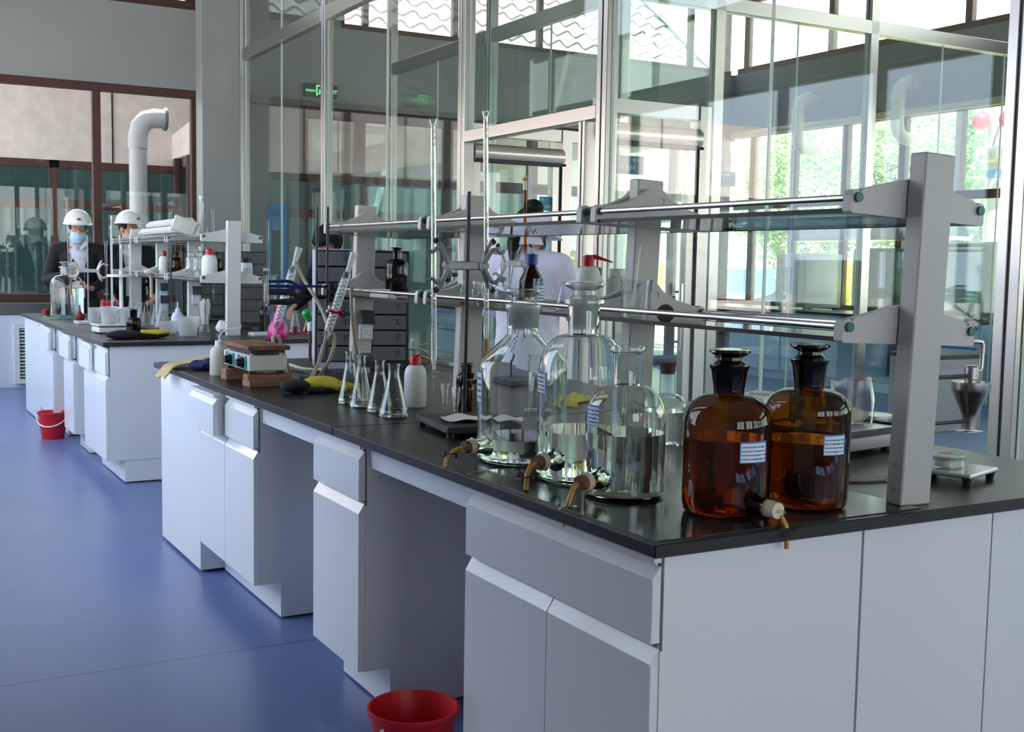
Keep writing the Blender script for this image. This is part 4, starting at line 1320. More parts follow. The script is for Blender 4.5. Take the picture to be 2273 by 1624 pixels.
def butterfly_clamp(label, loc, span, m, tips, parent_rod=None, rz=0.0, r=0.0072, group='burette clamps'):
    """double burette clamp: cross bar, two pivots, four pairs of curved jaws; centred on the rod"""
    t = thing('burette_clamp', label, 'clamp', loc, rz, group)
    h = span/2
    obj('cross_bar', B().box(-h*0.62, h*0.62, -0.020, -0.008, -0.013, 0.013, 0.003), m, t)
    obj('boss', B().box(-0.012, 0.012, -0.010, 0.016, -0.014, 0.014, 0.003), m, t)
    for s in (-1, 1):
        pv = obj('pivot', B().tube([(s*h*0.60, -0.028, 0), (s*h*0.60, -0.004, 0)], 0.016, 18).tube([(s*h*0.60, -0.030, 0), (s*h*0.60, -0.028, 0)], 0.008, 12), m, t)
        for q in (-1, 1):
            arm = [(s*h*0.60, -0.024, q*0.006), (s*h*0.72, -0.026, q*0.028), (s*h*0.86, -0.027, q*0.048), (s*h*1.02, -0.027, q*0.052), (s*h*1.14, -0.024, q*0.040), (s*h*1.30, -0.018, q*0.046)]
            obj('jaw', B().tube(arm, [r*1.2, r*1.1, r, r, r*0.9, r*0.9], 8), m, t)
            arm2 = [(s*h*0.60, -0.012, q*0.004), (s*h*0.68, -0.010, q*0.03), (s*h*0.78, -0.008, q*0.058), (s*h*0.94, -0.006, q*0.076)]
            a2 = obj('jaw', B().tube(arm2, [r*1.2, r*1.1, r, r], 8), m, t)
            obj('rubber_tip', B().tube([(s*h*0.92, -0.006, q*0.071), (s*h*1.02, -0.006, q*0.079)], r*1.25, 10), mt[tips], a2)
    return t
butterfly_clamp('grey metal double clamp on the near stand rod', (1.636, 3.205, 1.343), 0.190, mt['clamp'], 'blue_rub', rz=R(-8))
def burette(label, loc, top, stop, tip, r=0.0062, m='glass', rubber=None, marks=True, group='glass burettes', lean=(0, 0), cap=None):
    """loc = point on the axis at bench level; top, stop, tip are heights above it"""
    t = thing('burette', label, 'burette', loc, 0, group)
    t.rotation_euler = (lean[0], lean[1], 0)
    z0 = stop+0.02
    if m == 'bottle':
        obj('barrel', B().lathe([(r*0.45, z0-0.012), (r, z0+0.02), (r, top-0.02), (r*1.6, top-0.002), (r*1.5, top), (r*0.6, top-0.03), (r*0.6, z0+0.02), (r*0.2, z0-0.012)], 18, loop=True), mt[m], t)
    else:
        obj('barrel', B().lathe([(r*0.45, z0-0.012), (r, z0+0.02), (r, top-0.02), (r*1.6, top-0.002), (r*1.5, top)], 14), mt[m], t)
    if marks:
        b = B()
        k = 0
        z = z0+0.05
        while z < top-0.12:
            b.box(-r*(0.8 if k % 5 == 0 else 0.5), 0, -r*1.06, -r*0.98, z, z+0.0012)
            z += 0.014; k += 1
        obj('scale_marks', b, mt['cork_dark'], t)
        b = B()
        for k in range(3):
            zc = top-0.045-k*0.018
            b.tube([(-r*0.4, -r*1.05, zc), (-r*0.7, -r*1.05, zc+0.006), (0, -r*1.1, zc+0.011), (r*0.5, -r*1.05, zc+0.005), (-r*0.2, -r*1.05, zc+0.002)], 0.0011, 5)
        obj('red_print', b, mt['ink_red'], t)
    if rubber:
        obj('rubber_tube', B().tube([(0, 0, z0+0.002), (0, 0, stop-rubber)], r*0.85, 12), mt['tube_amber'], t)
        obj('tip', B().lathe([(r*0.5, stop-rubber+0.01), (r*0.5, stop-rubber-0.02), (r*0.15, tip)], 12), mt['glass_thick'], t)
    else:
        obj('stopcock', B().tube([(-0.016, 0, stop), (0.016, 0, stop)], 0.0055, 12).tube([(0, 0, stop+0.012), (0, 0, stop-0.012)], r*0.9, 12), mt['glass_thick'], t)
        obj('tip', B().lathe([(r*0.55, stop-0.010), (r*0.5, stop-0.03), (r*0.2, tip)], 12), mt['glass_thick'], t)
    if cap:
        obj('cap', B().lathe([(0, top-0.05), (r*1.25, top-0.05), (r*1.25, top+0.01), (0, top+0.012)], 12), mt[cap], t)
    return t
burette('left glass burette of the near stand, its tip hanging beside the red-capped wash bottle', (1.545, 3.215, ZT), 0.931, 0.165, 0.108, r=0.0078, m='bottle', lean=(0, R(-0.9)))
burette('right glass burette of the near stand with amber rubber tube at its tip', (1.712, 3.185, ZT), 0.964, 0.245, 0.15, r=0.0078, m='bottle', rubber=0.055, lean=(0, R(-1.1)))
# second stand behind the rack
st2 = thing('burette_stand', 'iron stand behind the near rack holding the brown burette', 'stand', (2.42, 4.25, ZT))
obj('base', B().box(-0.10, 0.10, -0.12, 0.12, 0.0, 0.02, 0.003), mt['iron'], st2)
obj('rod', B().tube([(0, 0.06, 0.02), (0, 0.06, 0.60)], 0.0055, 10), mt['rod'], st2)
butterfly_clamp('grey double clamp behind the rack, beside the blue-capped bottle', (2.42, 4.285, 1.352), 0.15, mt['clamp_lt'], 'blue_rub', rz=R(-8))
burette('brown amber burette with white cap behind the near rack', (2.485, 4.27, ZT), 0.86, 0.20, 0.12, r=0.0068, m='amber_yel', lean=(0, R(-1.6)), cap='rubber_white', marks=False)
# ================================================================ hot plate, cloths, squeeze bottle
t = thing('hot_plate', 'white electric hot plate with rusty iron top and two black knobs', 'hot plate', (1.34, 4.47, 0.912))
obj('housing', B().box(0, 0.155, 0, 0.36, 0, 0.062, 0.004), mt['enamel'], t)
for i, y in enumerate((0.09, 0.26)):
    p = obj('control_panel', B().box(-0.002, 0.001, y-0.065, y+0.065, 0.004, 0.058), mt['teal_panel'], t)
    k = obj('knob', B().tube([(-0.002, y-0.01, 0.030), (-0.010, y-0.01, 0.030), (-0.010, y-0.01, 0.030), (-0.028, y-0.01, 0.030)], [0.022, 0.022, 0.016, 0.015], 18), mt['black'], p)
    obj('dial_mark', B().box(-0.003, -0.0015, y-0.04, y+0.02, 0.052, 0.055), mt['sign_white'], p)
obj('under_plate', B().box(0.01, 0.15, 0.01, 0.35, 0.070, 0.078), mt['iron'], t)
obj('top_plate', B().box(-0.006, 0.165, -0.012, 0.375, 0.082, 0.100, 0.003), mt['rust'], t)
for x in (0.02, 0.135):
    for y in (0.03, 0.33):
        obj('spacer', B().tube([(x, y, 0.06), (x, y, 0.082)], 0.007, 10), mt['wire_lt'], t)
for x in (0.02, 0.135):
    for y in (0.025, 0.33):
        obj('foot', B().box(x-0.012, x+0.012, y-0.012, y+0.012, -0.014, 0.0), mt['black'], t)
def brick(loc, rz, label, size=(0.155, 0.075, 0.028)):
    o = obj('fire_brick', B().box(-size[0]/2, size[0]/2, -size[1]/2, size[1]/2, 0, size[2], 0.002), mt['brick'])
    o.location = loc; o.rotation_euler = (0, 0, rz)
    return tag(o, label, 'brick', 'bricks under the hot plate')
brick((1.43, 4.50, ZT), 0.05, 'lower fire brick under the near edge of the hot plate', (0.19, 0.085, 0.026))
brick((1.425, 4.505, ZT+0.0262), -0.05, 'upper fire brick under the near edge of the hot plate', (0.175, 0.080, 0.020))
brick((1.41, 4.80, ZT), 0.0, 'fire brick under the far edge of the hot plate', (0.16, 0.08, 0.046))
t = thing('squeeze_bottle', 'yellowed plastic squeeze bottle with narrow spout beside the hot plate', 'bottle', (1.367, 4.989, ZT))
obj('body', B().lathe([(0, 0), (0.040, 0), (0.043, 0.006), (0.042, 0.09)] + shoulder(0.042, 0.09, 0.019, 0.125, 5)[1:] + [(0.018, 0.128), (0, 0.128)], 26), mt['ldpe_dirty'], t)
c = obj('cap', B().lathe([(0.0205, 0.122), (0.0205, 0.148), (0.006, 0.151), (0, 0.151)], 22), mt['ldpe'], t)
obj('spout', B().tube([(0, 0, 0.148), (0.0, 0, 0.168), (0.008, 0, 0.182), (0.035, -0.01, 0.198), (0.085, -0.03, 0.206)], [0.004, 0.004, 0.0035, 0.003, 0.0022], 8), mt['ldpe'], c)
def cloth(name, label, loc, rz, L, Wd, m, hgt, seed, cat='cloth', th=0.004, fold=3.0):
    rnd = random.Random(seed)
    a, c, d = rnd.uniform(0, 6), rnd.uniform(0, 6), rnd.uniform(0, 6)
    def f(u, v):
        x = (u-.5)*L; y = (v-.5)*Wd*(0.75+0.35*math.sin(u*3+a))
        e = max(0.0, math.sin(PI*min(max(u, 0), 1)))*max(0.0, math.sin(PI*v))
        z = 0.004+hgt*e*(0.55+0.45*math.sin(fold*PI*v+c)*math.cos(2.2*u*PI+d))
        return Vector((x, y+0.02*math.sin(5*u+d), max(z, 0.004)))
    o = obj(name, B().patch(f, 26, 22, th), mt[m])
    o.location = loc; o.rotation_euler = (0, 0, rz)
    return tag(o, label, cat)
def rag(name, label, loc, rz, rad, m, seed, cat='cloth'):
    b = B().ell((0, 0, rad[2]*0.8), rad, 36, 24)
    rnd = random.Random(seed)
    ph = [rnd.uniform(0, 6) for _ in range(6)]
    for v in b.bm.verts:
        c = v.co
        k = 1+0.16*math.sin(9*c.x/rad[0]*0.5+ph[0])*math.sin(7*c.y/rad[1]*0.5+ph[1])+0.08*math.sin(14*c.x/rad[0]*.6+5*c.y/rad[1]+ph[2])
        v.co = Vector((c.x*k, c.y*(2-k), max(0.001, c.z*(0.75+0.4*math.sin(4*c.x/rad[0]+ph[3])*math.cos(3.4*c.y/rad[1]+ph[4])*(0.6)+0.25))))
    o = obj(name, b, mt[m], ang=80)
    o.location = loc; o.rotation_euler = (0, 0, rz)
    return tag(o, label, cat)
# tan leather cloth hanging over the far edge
def tan(u, v):
    x = -0.17+0.44*u
    y = -0.05+0.12*(v-.5)*(1.5-0.4*u)+0.20*u
    z = 0.010+0.060*u*(1-0.6*abs(v-.5)*2)+0.008*math.sin(6*v+5*u)
    if x < -0.12:
        z -= (-0.12-x)*0.9
    return Vector((x, y, z))
o = obj('leather_cloth', B().patch(tan, 20, 14, 0.006), mt['tan'], ang=80)
o.location = (1.36, 5.40, ZT)
tag(o, 'tan leather cloth draped over the far end of the near bench', 'cloth')
rag('blue_rag', 'crumpled navy blue rag in front of the tan leather cloth', (1.375, 5.26, ZT), 0.3, (0.075, 0.055, 0.024), 'navy_cloth', 3)

# yellow-palmed work glove
t = thing('work_glove', 'black and yellow rubber work glove lying in front of the conical flasks', 'glove', (1.50, 4.22, ZT), R(15))
b = B()
b.ell((0.05, 0.0, 0.030), (0.085, 0.052, 0.030), 26, 16)
for k, (y, l) in enumerate(((-0.040, 0.06), (-0.018, 0.075), (0.008, 0.075), (0.034, 0.06))):
    b.limb((0.11, y*0.8, 0.026), (0.11+l, y*1.3-0.01, 0.014), 0.017, 0.012, 10)
b.limb((0.04, -0.045, 0.026), (0.105, -0.075, 0.014), 0.017, 0.012, 10)
remesh(obj('palm', b, mt['yellow_rub'], t), 0.004, 3)
b = B()
b.ell((-0.055, 0.01, 0.026), (0.062, 0.055, 0.026), 22, 14).ell((0.03, -0.045, 0.012), (0.085, 0.03, 0.012), 18, 10)
remesh(obj('cuff', b, mt['black_cloth'], t), 0.005, 2)

# ---------------------------------------------------------------- condenser stands
def stand(label, loc, rz, bw, bd, h, rx=0, ry=0, cat='stand'):
    t = thing('lab_stand', label, cat, loc, rz, 'iron stands of the condensers')
    obj('base', B().box(-bw/2, bw/2, -bd/2, bd/2, 0, 0.016, 0.003), mt['iron'], t)
    obj('rod', B().tube([(rx, ry, 0.016), (rx+0.006, ry, h)], 0.006, 12), mt['rod'], t)
    return t
stand('iron stand with tall rod carrying the blue fork clamps, nearer of two', (1.76, 4.62, ZT), 0.12, 0.20, 0.30, 0.73, 0.02, 0.13)
stand('iron stand with tall rod behind the fork clamps, farther of two', (1.775, 4.97, ZT), 0.12, 0.10, 0.22, 0.74, 0.022, 0.0)
def fork_clamp(label, loc, m, L, rz, fork):
    t = thing('fork_clamp', label, 'clamp', loc, rz, 'fork clamps on the iron stands')
    obj('arm', B().tube([(0.10, 0, 0), (-0.155*L, 0, 0.004)], 0.0055, 10), mt[m], t)
    obj('boss_head', B().box(-0.022, 0.022, -0.020, 0.020, -0.020, 0.020, 0.005).tube([(0, -0.02, 0.008), (0, -0.05, 0.008)], 0.006, 8).tube([(0.0, -0.045, 0.008), (0.0, -0.05, 0.008)], 0.012, 10), mt['black'], t)
    obj('adjuster', B().tube([(-0.13*L, 0, 0), (-0.16*L, 0, 0)], 0.012, 10).tube([(-0.145*L, 0, -0.02), (-0.145*L, 0, 0.02)], 0.005, 8), mt[m], t)
    for q in fork:
        pts = [(-0.155*L, 0, 0.004), (-0.175*L, 0, q*0.7), (-0.20*L, 0, q), (-0.285*L, 0, q*0.95)]
        obj('prong', B().tube(pts, [0.006, 0.007, 0.0075, 0.007] if m != 'iron' else [0.008, 0.012, 0.014, 0.011], 10), mt[m], t)
    return t
fork_clamp('upper blue three-pronged fork clamp on the iron stand', (1.79, 4.752, 1.238), 'blue_clamp', 1.0, R(2), (0.024, 0.003, -0.014))
fork_clamp('lower black two-pronged fork clamp on the iron stand', (1.79, 4.752, 1.196), 'iron', 1.0, R(2), (0.020, -0.022))
def condenser(label, p_top, p_bot, arm_side, group='glass coil condensers'):
    """water-cooled coil condenser on the axis p_bot -> p_top"""
    p0, p1 = Vector(p_bot), Vector(p_top)
    L = (p1-p0).length
    t = thing('condenser', label, 'condenser', p0, 0, group)
    t.rotation_mode = 'QUATERNION'
    t.rotation_quaternion = (p1-p0).to_track_quat('Z', 'Y')
    r = 0.0185
    obj('jacket', B().lathe([(0.005, L*.10), (r*0.8, L*.14), (r, L*.17), (r, L*.74), (r*0.8, L*.78), (0.0105, L*.80)], 22), mt['glass_thick'], t)
    pts = []
    n = 13
    for k in range(n*12+1):
        a = 2*PI*k/12
        pts.append((0.0115*math.cos(a), 0.0115*math.sin(a), L*.18+L*.54*k/(n*12)))
    obj('coil', B().tube(pts, 0.0028, 6), mt['coil'], t)
    obj('joint', B().lathe([(0.0105, L*.79), (0.0105, L*.86), (0.0125, L*.90), (0.0150, L*.985), (0.0165, L)], 20), mt['frost_thin'], t)
    obj('drip_tip', B().lathe([(0.0085, L*.12), (0.006, L*.05), (0.004, 0)], 14), mt['glass_thick'], t)
    b = B()
    s = arm_side
    for z in (0.19, 0.72):
        b.tube([(s*r*0.9, 0, L*z), (s*(r+0.012), 0, L*z), (s*(r+0.016), 0, L*z-0.012), (s*(r+0.016), 0, L*z-0.03)], 0.0042, 10)
    obj('hose_arm', b, mt['glass_thick'], t)
    return t
mt['coil'] = mat('bright_glass_coil', (226, 230, 230), 0.12, spec=0.9)
condenser('glass coil condenser leaning behind the fork clamps, above the hot plate', (1.680, 4.86, 1.405), (1.560, 4.86, 1.010), 1)
condenser('glass coil condenser leaning in front of the rack post, held by a red clamp', (1.770, 4.45, 1.385), (1.640, 4.45, 1.010), 1)
t = thing('screw_clamp', 'small red and blue screw clamp around the right-hand condenser', 'clamp', (1.690, 4.45, 1.140))
b = B()
b.tube([(-0.03, -0.022, 0.012), (-0.012, -0.028, 0.004), (0.012, -0.028, 0.006), (0.028, -0.02, 0.012)], 0.0065, 8).tube([(0.006, -0.028, -0.016), (0.022, -0.024, -0.012)], 0.006, 8)
obj('jaw', b, mt['red'], t)
obj('screw', B().tube([(0.024, -0.02, -0.014), (0.045, -0.012, 0.004)], 0.008, 10), mt['blue_clamp'], t)
obj('wing', B().ell((-0.034, -0.022, 0.024), (0.006, 0.006, 0.009), 10, 8).ell((-0.042, -0.022, 0.010), (0.006, 0.006, 0.006), 10, 8), mt['outlet_face'], t)
def hose(label, pts, r, m='tube_grey', sub=6):
    P = [Vector(p) for p in pts]
    out = []
    for i in range(len(P)-1):
        a, b_, c, d = P[max(i-1, 0)], P[i], P[i+1], P[min(i+2, len(P)-1)]
        for k in range(sub):
            w = k/sub
            out.append(0.5*((2*b_)+(c-a)*w+(2*a-5*b_+4*c-d)*w*w+(3*b_-a-3*c+d)*w**3))
    out.append(P[-1])
    o = obj('rubber_hose', B().tube(out, r, 10), mt[m])
    return tag(o, label, 'hose', 'rubber hoses of the condensers')
hose('grey rubber hose from the top of the left condenser down to the right condenser', [(1.662, 4.85, 1.345), (1.690, 4.83, 1.27), (1.705, 4.72, 1.19), (1.700, 4.60, 1.12), (1.680, 4.49, 1.06), (1.662, 4.46, 1.04)], 0.0075)
hose('grey rubber hose falling from the left condenser tip to the rusty hot plate', [(1.563, 4.86, 1.02), (1.556, 4.84, 0.985), (1.540, 4.79, 0.95)], 0.0075)
hose('grey rubber hose from the left condenser down to the bench behind the hot plate', [(1.585, 4.86, 1.03), (1.600, 4.86, 0.98), (1.622, 4.87, 0.92), (1.648, 4.90, 0.87), (1.655, 4.92, 0.86)], 0.0075)
hose('tan rubber hose from the right condenser tip to the glove', [(1.640, 4.45, 1.012), (1.632, 4.45, 0.98), (1.605, 4.43, 0.925), (1.560, 4.38, 0.885), (1.515, 4.32, 0.870), (1.49, 4.28, 0.866)], 0.0075)
hose('looped grey rubber hose below the right condenser', [(1.672, 4.46, 1.055), (1.688, 4.46, 1.05), (1.690, 4.46, 1.01), (1.676, 4.47, 0.955), (1.656, 4.49, 0.91), (1.645, 4.51, 0.88)], 0.0075)
hose('tan rubber hose hanging beside the rack post sockets', [(1.768, 4.47, 1.25), (1.772, 4.48, 1.16), (1.790, 4.50, 1.06), (1.820, 4.54, 0.97), (1.850, 4.60, 0.90), (1.870, 4.66, 0.862)], 0.0075)
hose('pale rubber hose curling on the bench behind the stand base', [(1.66, 5.04, 0.860), (1.675, 5.0, 0.885), (1.72, 4.94, 0.872), (1.77, 4.90, 0.868), (1.80, 4.86, 0.872)], 0.0075, 'rubber_white')

# ---------------------------------------------------------------- grey drawer organisers
def organiser(label, x0, x1, y0, y1, n, h, side):
    t = thing('drawer_organiser', label, 'drawer unit', (x0, y0, ZT), R(-17), 'grey drawer organisers behind the near rack')
    w, d = x1-x0, y1-y0
    b = B()
    b.box(0, 0.012, 0, d, 0, h).box(w-0.012, w, 0, d, 0, h).box(0, w, d-0.01, d, 0, h).box(0, w, 0, d, h-0.006, h).box(0, w, 0, d, 0, 0.03)
    obj('case', b, mt[side], t)
    hh = (h-0.04)/n
    for k in range(n):
        z = 0.032+hh*k
        dr = obj('drawer', B().box(0.014, w-0.014, -0.004, d-0.02, z+0.004, z+hh-0.003, 0.002), mt['drawer_grey'], t)
        obj('pull', B().box(w*0.66, w*0.80, -0.006, -0.003, z+hh*0.40, z+hh*0.44).box(w*0.66, w*0.80, -0.006, -0.003, z+hh*0.66, z+hh*0.70).box(w*0.70, w*0.72, -0.006, -0.003, z+hh*0.40, z+hh*0.70), mt['drawer_case'], dr)
    return t
organiser('grey plastic drawer tower on the left of the socketed rack post', 1.850, 2.045, 5.13, 5.42, 7, 0.555, 'case_side')
organiser('dark-cased grey drawer tower on the right of the socketed rack post', 2.095, 2.280, 5.07, 5.36, 7, 0.552, 'drawer_case')

# glass parts lying on the bench behind the wash bottle
def lying(label, p0, p1, r0, r1, m='glass_thick'):
    a, c = Vector(p0), Vector(p1)
    t = thing('glass_adapter', label, 'glassware', a, 0, 'glass condenser parts lying on the bench')
    t.rotation_mode = 'QUATERNION'
    t.rotation_quaternion = (c-a).to_track_quat('Z', 'Y')
    L = (c-a).length
    obj('bulb', B().lathe([(0.002, 0), (r0*0.7, L*.04), (r0, L*.16), (r0*0.9, L*.30), (r1, L*.45), (r1, L*.80), (r1*0.9, L*.85)], 22), mt[m], t)
    obj('joint', B().lathe([(r1*0.7, L*.84), (r1*0.72, L*.94), (r1*0.95, L)], 18), mt['frost_thin'], t)
    return t
lying('bulbous glass adapter lying nearest the drawer towers', (2.30, 5.12, 0.905), (2.46, 4.80, 0.872), 0.045, 0.020)
lying('long glass adapter lying behind the first one', (2.46, 5.34, 0.905), (2.68, 5.10, 0.872), 0.045, 0.018)
lying('second long glass adapter pointing at the rack post', (2.33, 5.24, 0.90), (2.58, 4.90, 0.874), 0.040, 0.018)
beaker('clear glass beaker behind the lying glass adapters', (2.42, 5.38, ZT), 0.035, 0.11)

# ---------------------------------------------------------------- things on the shelves of the near rack
ZS = 0.8505+0.353
def lx(z): return math.tan(R(2.2))*(z-0.85)
bottle_small('reagent_bottle', 'large dark brown reagent bottle on the lower shelf beside the socketed post', 'bottle', (2.07, 4.70, ZS+0.001), 0.050, 0.210, 'amber_dk', 'glass', ('amber_liq', 0.3), neck=0.44, sh=0.60, stop_m='amber_solid', n=32)
o = obj('folded_paper', B().prism([(-0.03, 0), (0.03, 0), (-0.015, 0.035)], -0.05, 0.05, 'y'), mt['paper'])
o.location = (1.86, 4.36, ZS+0.001); o.rotation_euler = (0, 0, 0.4)
tag(o, 'folded white paper on the front edge of the lower shelf', 'paper')
def dropper(label, loc, r, h, cap, body='glass', lab=True, liq=None):
    t = bottle_small('dropper_bottle', label, 'bottle', loc, r, h, body, cap, liq, neck=0.5, sh=0.55, group='small bottles on the lower shelf')
    if lab:
        label_on(t, r+0.0005, R(225), R(300), h*0.12, h*0.45, int(loc[1]*100))
    return t
dropper('squat clear bottle with dark stopper and round label on the lower shelf', (2.02, 4.10, ZS), 0.029, 0.085, 'black')
dropper('clear bottle with dropper, second from the left burette on the lower shelf', (1.975, 3.95, ZS), 0.022, 0.11, 'drawer_case', liq=('water', 0.4))
dropper('slim clear bottle with pink foot, behind the stand rod', (1.90, 3.72, ZS), 0.014, 0.085, 'ldpe', liq=('pink_liq', 0.15))
dropper('small bottle with red solution behind the stand rod', (1.99, 3.76, ZS), 0.014, 0.080, 'ldpe', liq=('pink_liq', 0.25))
dropper('slim white-labelled bottle right of the stand rod on the lower shelf', (1.915, 3.66, ZS), 0.014, 0.085, 'ldpe')
dropper('red-capped dropper bottle behind the right burette', (1.97, 3.69, ZS), 0.015, 0.115, 'red', liq=('pink_liq', 0.2))
dropper('clear bottle with grey cap and blue label beside the test tubes', (2.02, 3.66, ZS), 0.026, 0.10, 'grey_pl')
conical_measure('tall conical measuring glass on the lower shelf', (2.00, 3.585, ZS), 0.026, 0.140)
def cyl(label, loc, r, h, group='glass cylinders'):
    t = thing('glass_cylinder', label, 'cylinder', loc, 0, group)
    obj('body', B().lathe([(0, 0.006), (r, 0.008), (r, h*.98), (r*1.2, h)], 18), mt['glass'], t)
    obj('foot', B().lathe([(0, 0), (r*1.7, 0), (r*1.7, 0.004), (r*1.0, 0.010), (0, 0.010)], 6), mt['glass_thick'], t)
    return t
cyl('tall narrow glass cylinder on the lower shelf left of the measuring glass', (2.10, 3.72, ZS), 0.012, 0.195)
cyl('second tall glass cylinder on the lower shelf beside the measuring glass', (2.13, 3.68, ZS), 0.011, 0.215)
t = thing('reagent_bottle', 'brown screw-top bottle with blue cap and white label on the lower shelf', 'bottle', (2.08, 3.55, ZS))
obj('body', B().lathe([(0, 0), (0.040, 0), (0.043, 0.004), (0.043, 0.085), (0.041, 0.095), (0.016, 0.143), (0.016, 0.15), (0, 0.15)], 32), mt['amber_dk'], t)
obj('liquid', B().lathe([(0, 0.003), (0.040, 0.003), (0.040, 0.055), (0, 0.055)], 28), mt['amber_liq'], t)
b = B().lathe([(0, 0.146), (0.021, 0.146), (0.0215, 0.178), (0.019, 0.183), (0, 0.183)], 30)
obj('cap', b, mt['blue_rub2'] if 'blue_rub2' in mt else mat('blue_screw_cap', (18, 66, 138), 0.4), t)
label_on(t, 0.0432, R(255), R(330), 0.018, 0.078, 4)
conical_measure('small measuring glass in front of the blue-capped bottle', (2.00, 3.38, ZS), 0.013, 0.10)
wash_bottle('white wash bottle with red nozzle on the lower shelf', (2.03, 3.11, ZS), 0.041, 0.180, rz=R(-25))
erlen('small conical flask on the lower shelf left of the wash bottle', (1.97, 3.16, ZS), 0.025, 0.095, None, 'small flasks on the lower shelf')
t = beaker('clear beaker with a glass rod on the lower shelf', (1.885, 2.645, ZS), 0.041, 0.110, liq=('water', 0.30))
o = obj('stirring_rod', B().tube([(0.0, 0, 0), (0.045, 0.03, 0.20)], 0.0028, 8), mt['coil'])
o.location = (1.885-0.02, 2.645-0.01, ZS+0.006)
tag(o, 'glass stirring rod leaning in the beaker on the lower shelf', 'rod')
t = thing('plastic_jar', 'milky white plastic jar behind the beaker on the lower shelf', 'jar', (2.125, 3.08, ZS))
obj('body', B().lathe([(0, 0), (0.034, 0), (0.036, 0.004), (0.036, 0.09)] + shoulder(0.036, 0.09, 0.024, 0.112, 4)[1:] + [(0.024, 0.115), (0, 0.115)], 26), mt['ldpe'], t)
obj('cap', B().lathe([(0, 0.112), (0.027, 0.112), (0.027, 0.138), (0, 0.138)], 24), mt['ldpe'], t)
t = thing('black_bottle', 'black-topped jar half hidden behind the wash bottle', 'bottle', (2.11, 3.20, ZS))
obj('body', B().lathe([(0, 0), (0.034, 0), (0.034, 0.10), (0.02, 0.115), (0, 0.115)], 22), mt['frost'], t)
obj('cap', B().lathe([(0, 0.112), (0.028, 0.112), (0.028, 0.140), (0, 0.140)], 22), mt['black'], t)
t = thing('wooden_disc', 'round brown wooden disc standing on edge at the shelf rail', 'disc', (1.858, 2.47, ZS+0.0245))
obj('disc', B().lathe([(0, -0.010), (0.022, -0.010), (0.024, -0.007), (0.024, 0.007), (0.022, 0.010), (0, 0.010)], 32, m=Matrix.Rotation(R(90), 4, 'X') @ Matrix.Rotation(R(0), 4, 'Y')), mt['wood_brown'], t)
t.rotation_euler = (0, 0, R(-38))
# ground glass brush tube and U-tube on the bench behind the clear bottles
cyl('glass tube jar with yellowed cotton standing behind the conical-shouldered bottle', (2.02, 3.40, ZT), 0.028, 0.19)
cloth('yellow_glove', 'second yellow and black glove behind the clear bottles', (2.28, 3.55, ZT), 0.5, 0.26, 0.14, 'yellow_rub', 0.05, 11, 'glove')

# ---------------------------------------------------------------- aisle side of the near corner
t = thing('balance', 'electronic balance with grey cable behind the amber bottles', 'balance', (2.38, 2.38, ZT), R(10))
obj('body', B().box(-0.15, 0.15, -0.13, 0.13, 0.012, 0.05, 0.008, 2), mt['grey_pl'], t)
obj('pan', B().box(-0.16, 0.16, -0.14, 0.14, 0.058, 0.064, 0.002), mt['silver'], t)
obj('rim', B().box(-0.162, 0.162, -0.142, -0.138, 0.06, 0.070).box(-0.162, 0.162, 0.138, 0.142, 0.06, 0.070).box(-0.162, -0.158, -0.14, 0.14, 0.06, 0.070).box(0.158, 0.162, -0.14, 0.14, 0.06, 0.070), mt['black'], t)
for x in (-0.12, 0.12):
    for y in (-0.1, 0.1):
        obj('foot', B().tube([(x, y, 0), (x, y, 0.014)], 0.014, 12), mt['black'], t)
obj('support', B().box(-0.05, 0.05, -0.05, 0.05, 0.05, 0.058), mt['black'], t)
hose('grey power cable of the electronic balance looping past the amber bottle', [(2.36, 2.10, 0.895), (2.30, 2.06, 0.89), (2.22, 1.98, 0.872), (2.12, 1.95, 0.856), (1.98, 2.0, 0.856), (1.80, 2.12, 0.856)], 0.006, 'cable')['group'] = 'cables'
def zipbag(label, loc, rz, w, h, seed):
    rnd = random.Random(seed)
    a, c = rnd.uniform(0, 6), rnd.uniform(0, 6)
    t = thing('zip_bag', label, 'bag', loc, rz, 'zip bags of powder')
    def f(u, v):
        th = u*2*PI
        d = 0.035*(1-v)**1.2+0.004
        return Vector((w/2*math.cos(th)*(1-0.1*math.sin(5*v+a)), d*math.sin(th)*(1+0.3*math.sin(9*u*PI+c)), v*h*(1+0.05*math.sin(6*math.cos(th)+a))))
    obj('film', B().patch(f, 32, 10), mt['bag'], t)
    b = B().ell((0, 0, 0.022), (w*0.40, 0.030, 0.026), 22, 14)
    for v in b.bm.verts:
        v.co *= 1+0.12*math.sin(60*v.co.x+a)*math.sin(90*v.co.y+c)
        v.co.z = max(v.co.z, 0.002)
    obj('powder', b, mt['powder'], t)
    obj('zip_strip', B().tube([(-w/2, 0.0, h*0.93), (0, 0.004, h*0.98), (w/2, 0, h*0.95)], 0.0014, 6), mt['red'], t)
    return t
zipbag('clear zip bag of pale powder, the left one on the balance pan', (2.36, 2.44, ZT+0.066), 0.2, 0.13, 0.13, 5)
zipbag('clear zip bag of pale powder with red zip, the right one beside the rack post', (2.46, 2.39, ZT+0.066), -0.2, 0.15, 0.125, 9)
t = thing('plastic_tub', 'white plastic tub with dark lid behind the rack post', 'tub', (2.60, 2.44, ZT))
obj('body', B().lathe([(0, 0), (0.042, 0), (0.046, 0.07), (0, 0.07)], 24), mt['ldpe_dirty'], t)
obj('lid', B().lathe([(0, 0.07), (0.06, 0.07), (0.06, 0.078), (0, 0.08)], 24), mt['silver'], t)
t = thing('tissue_box', 'white cardboard tissue box behind the amber bottles', 'box', (2.60, 2.93, ZT), R(25))
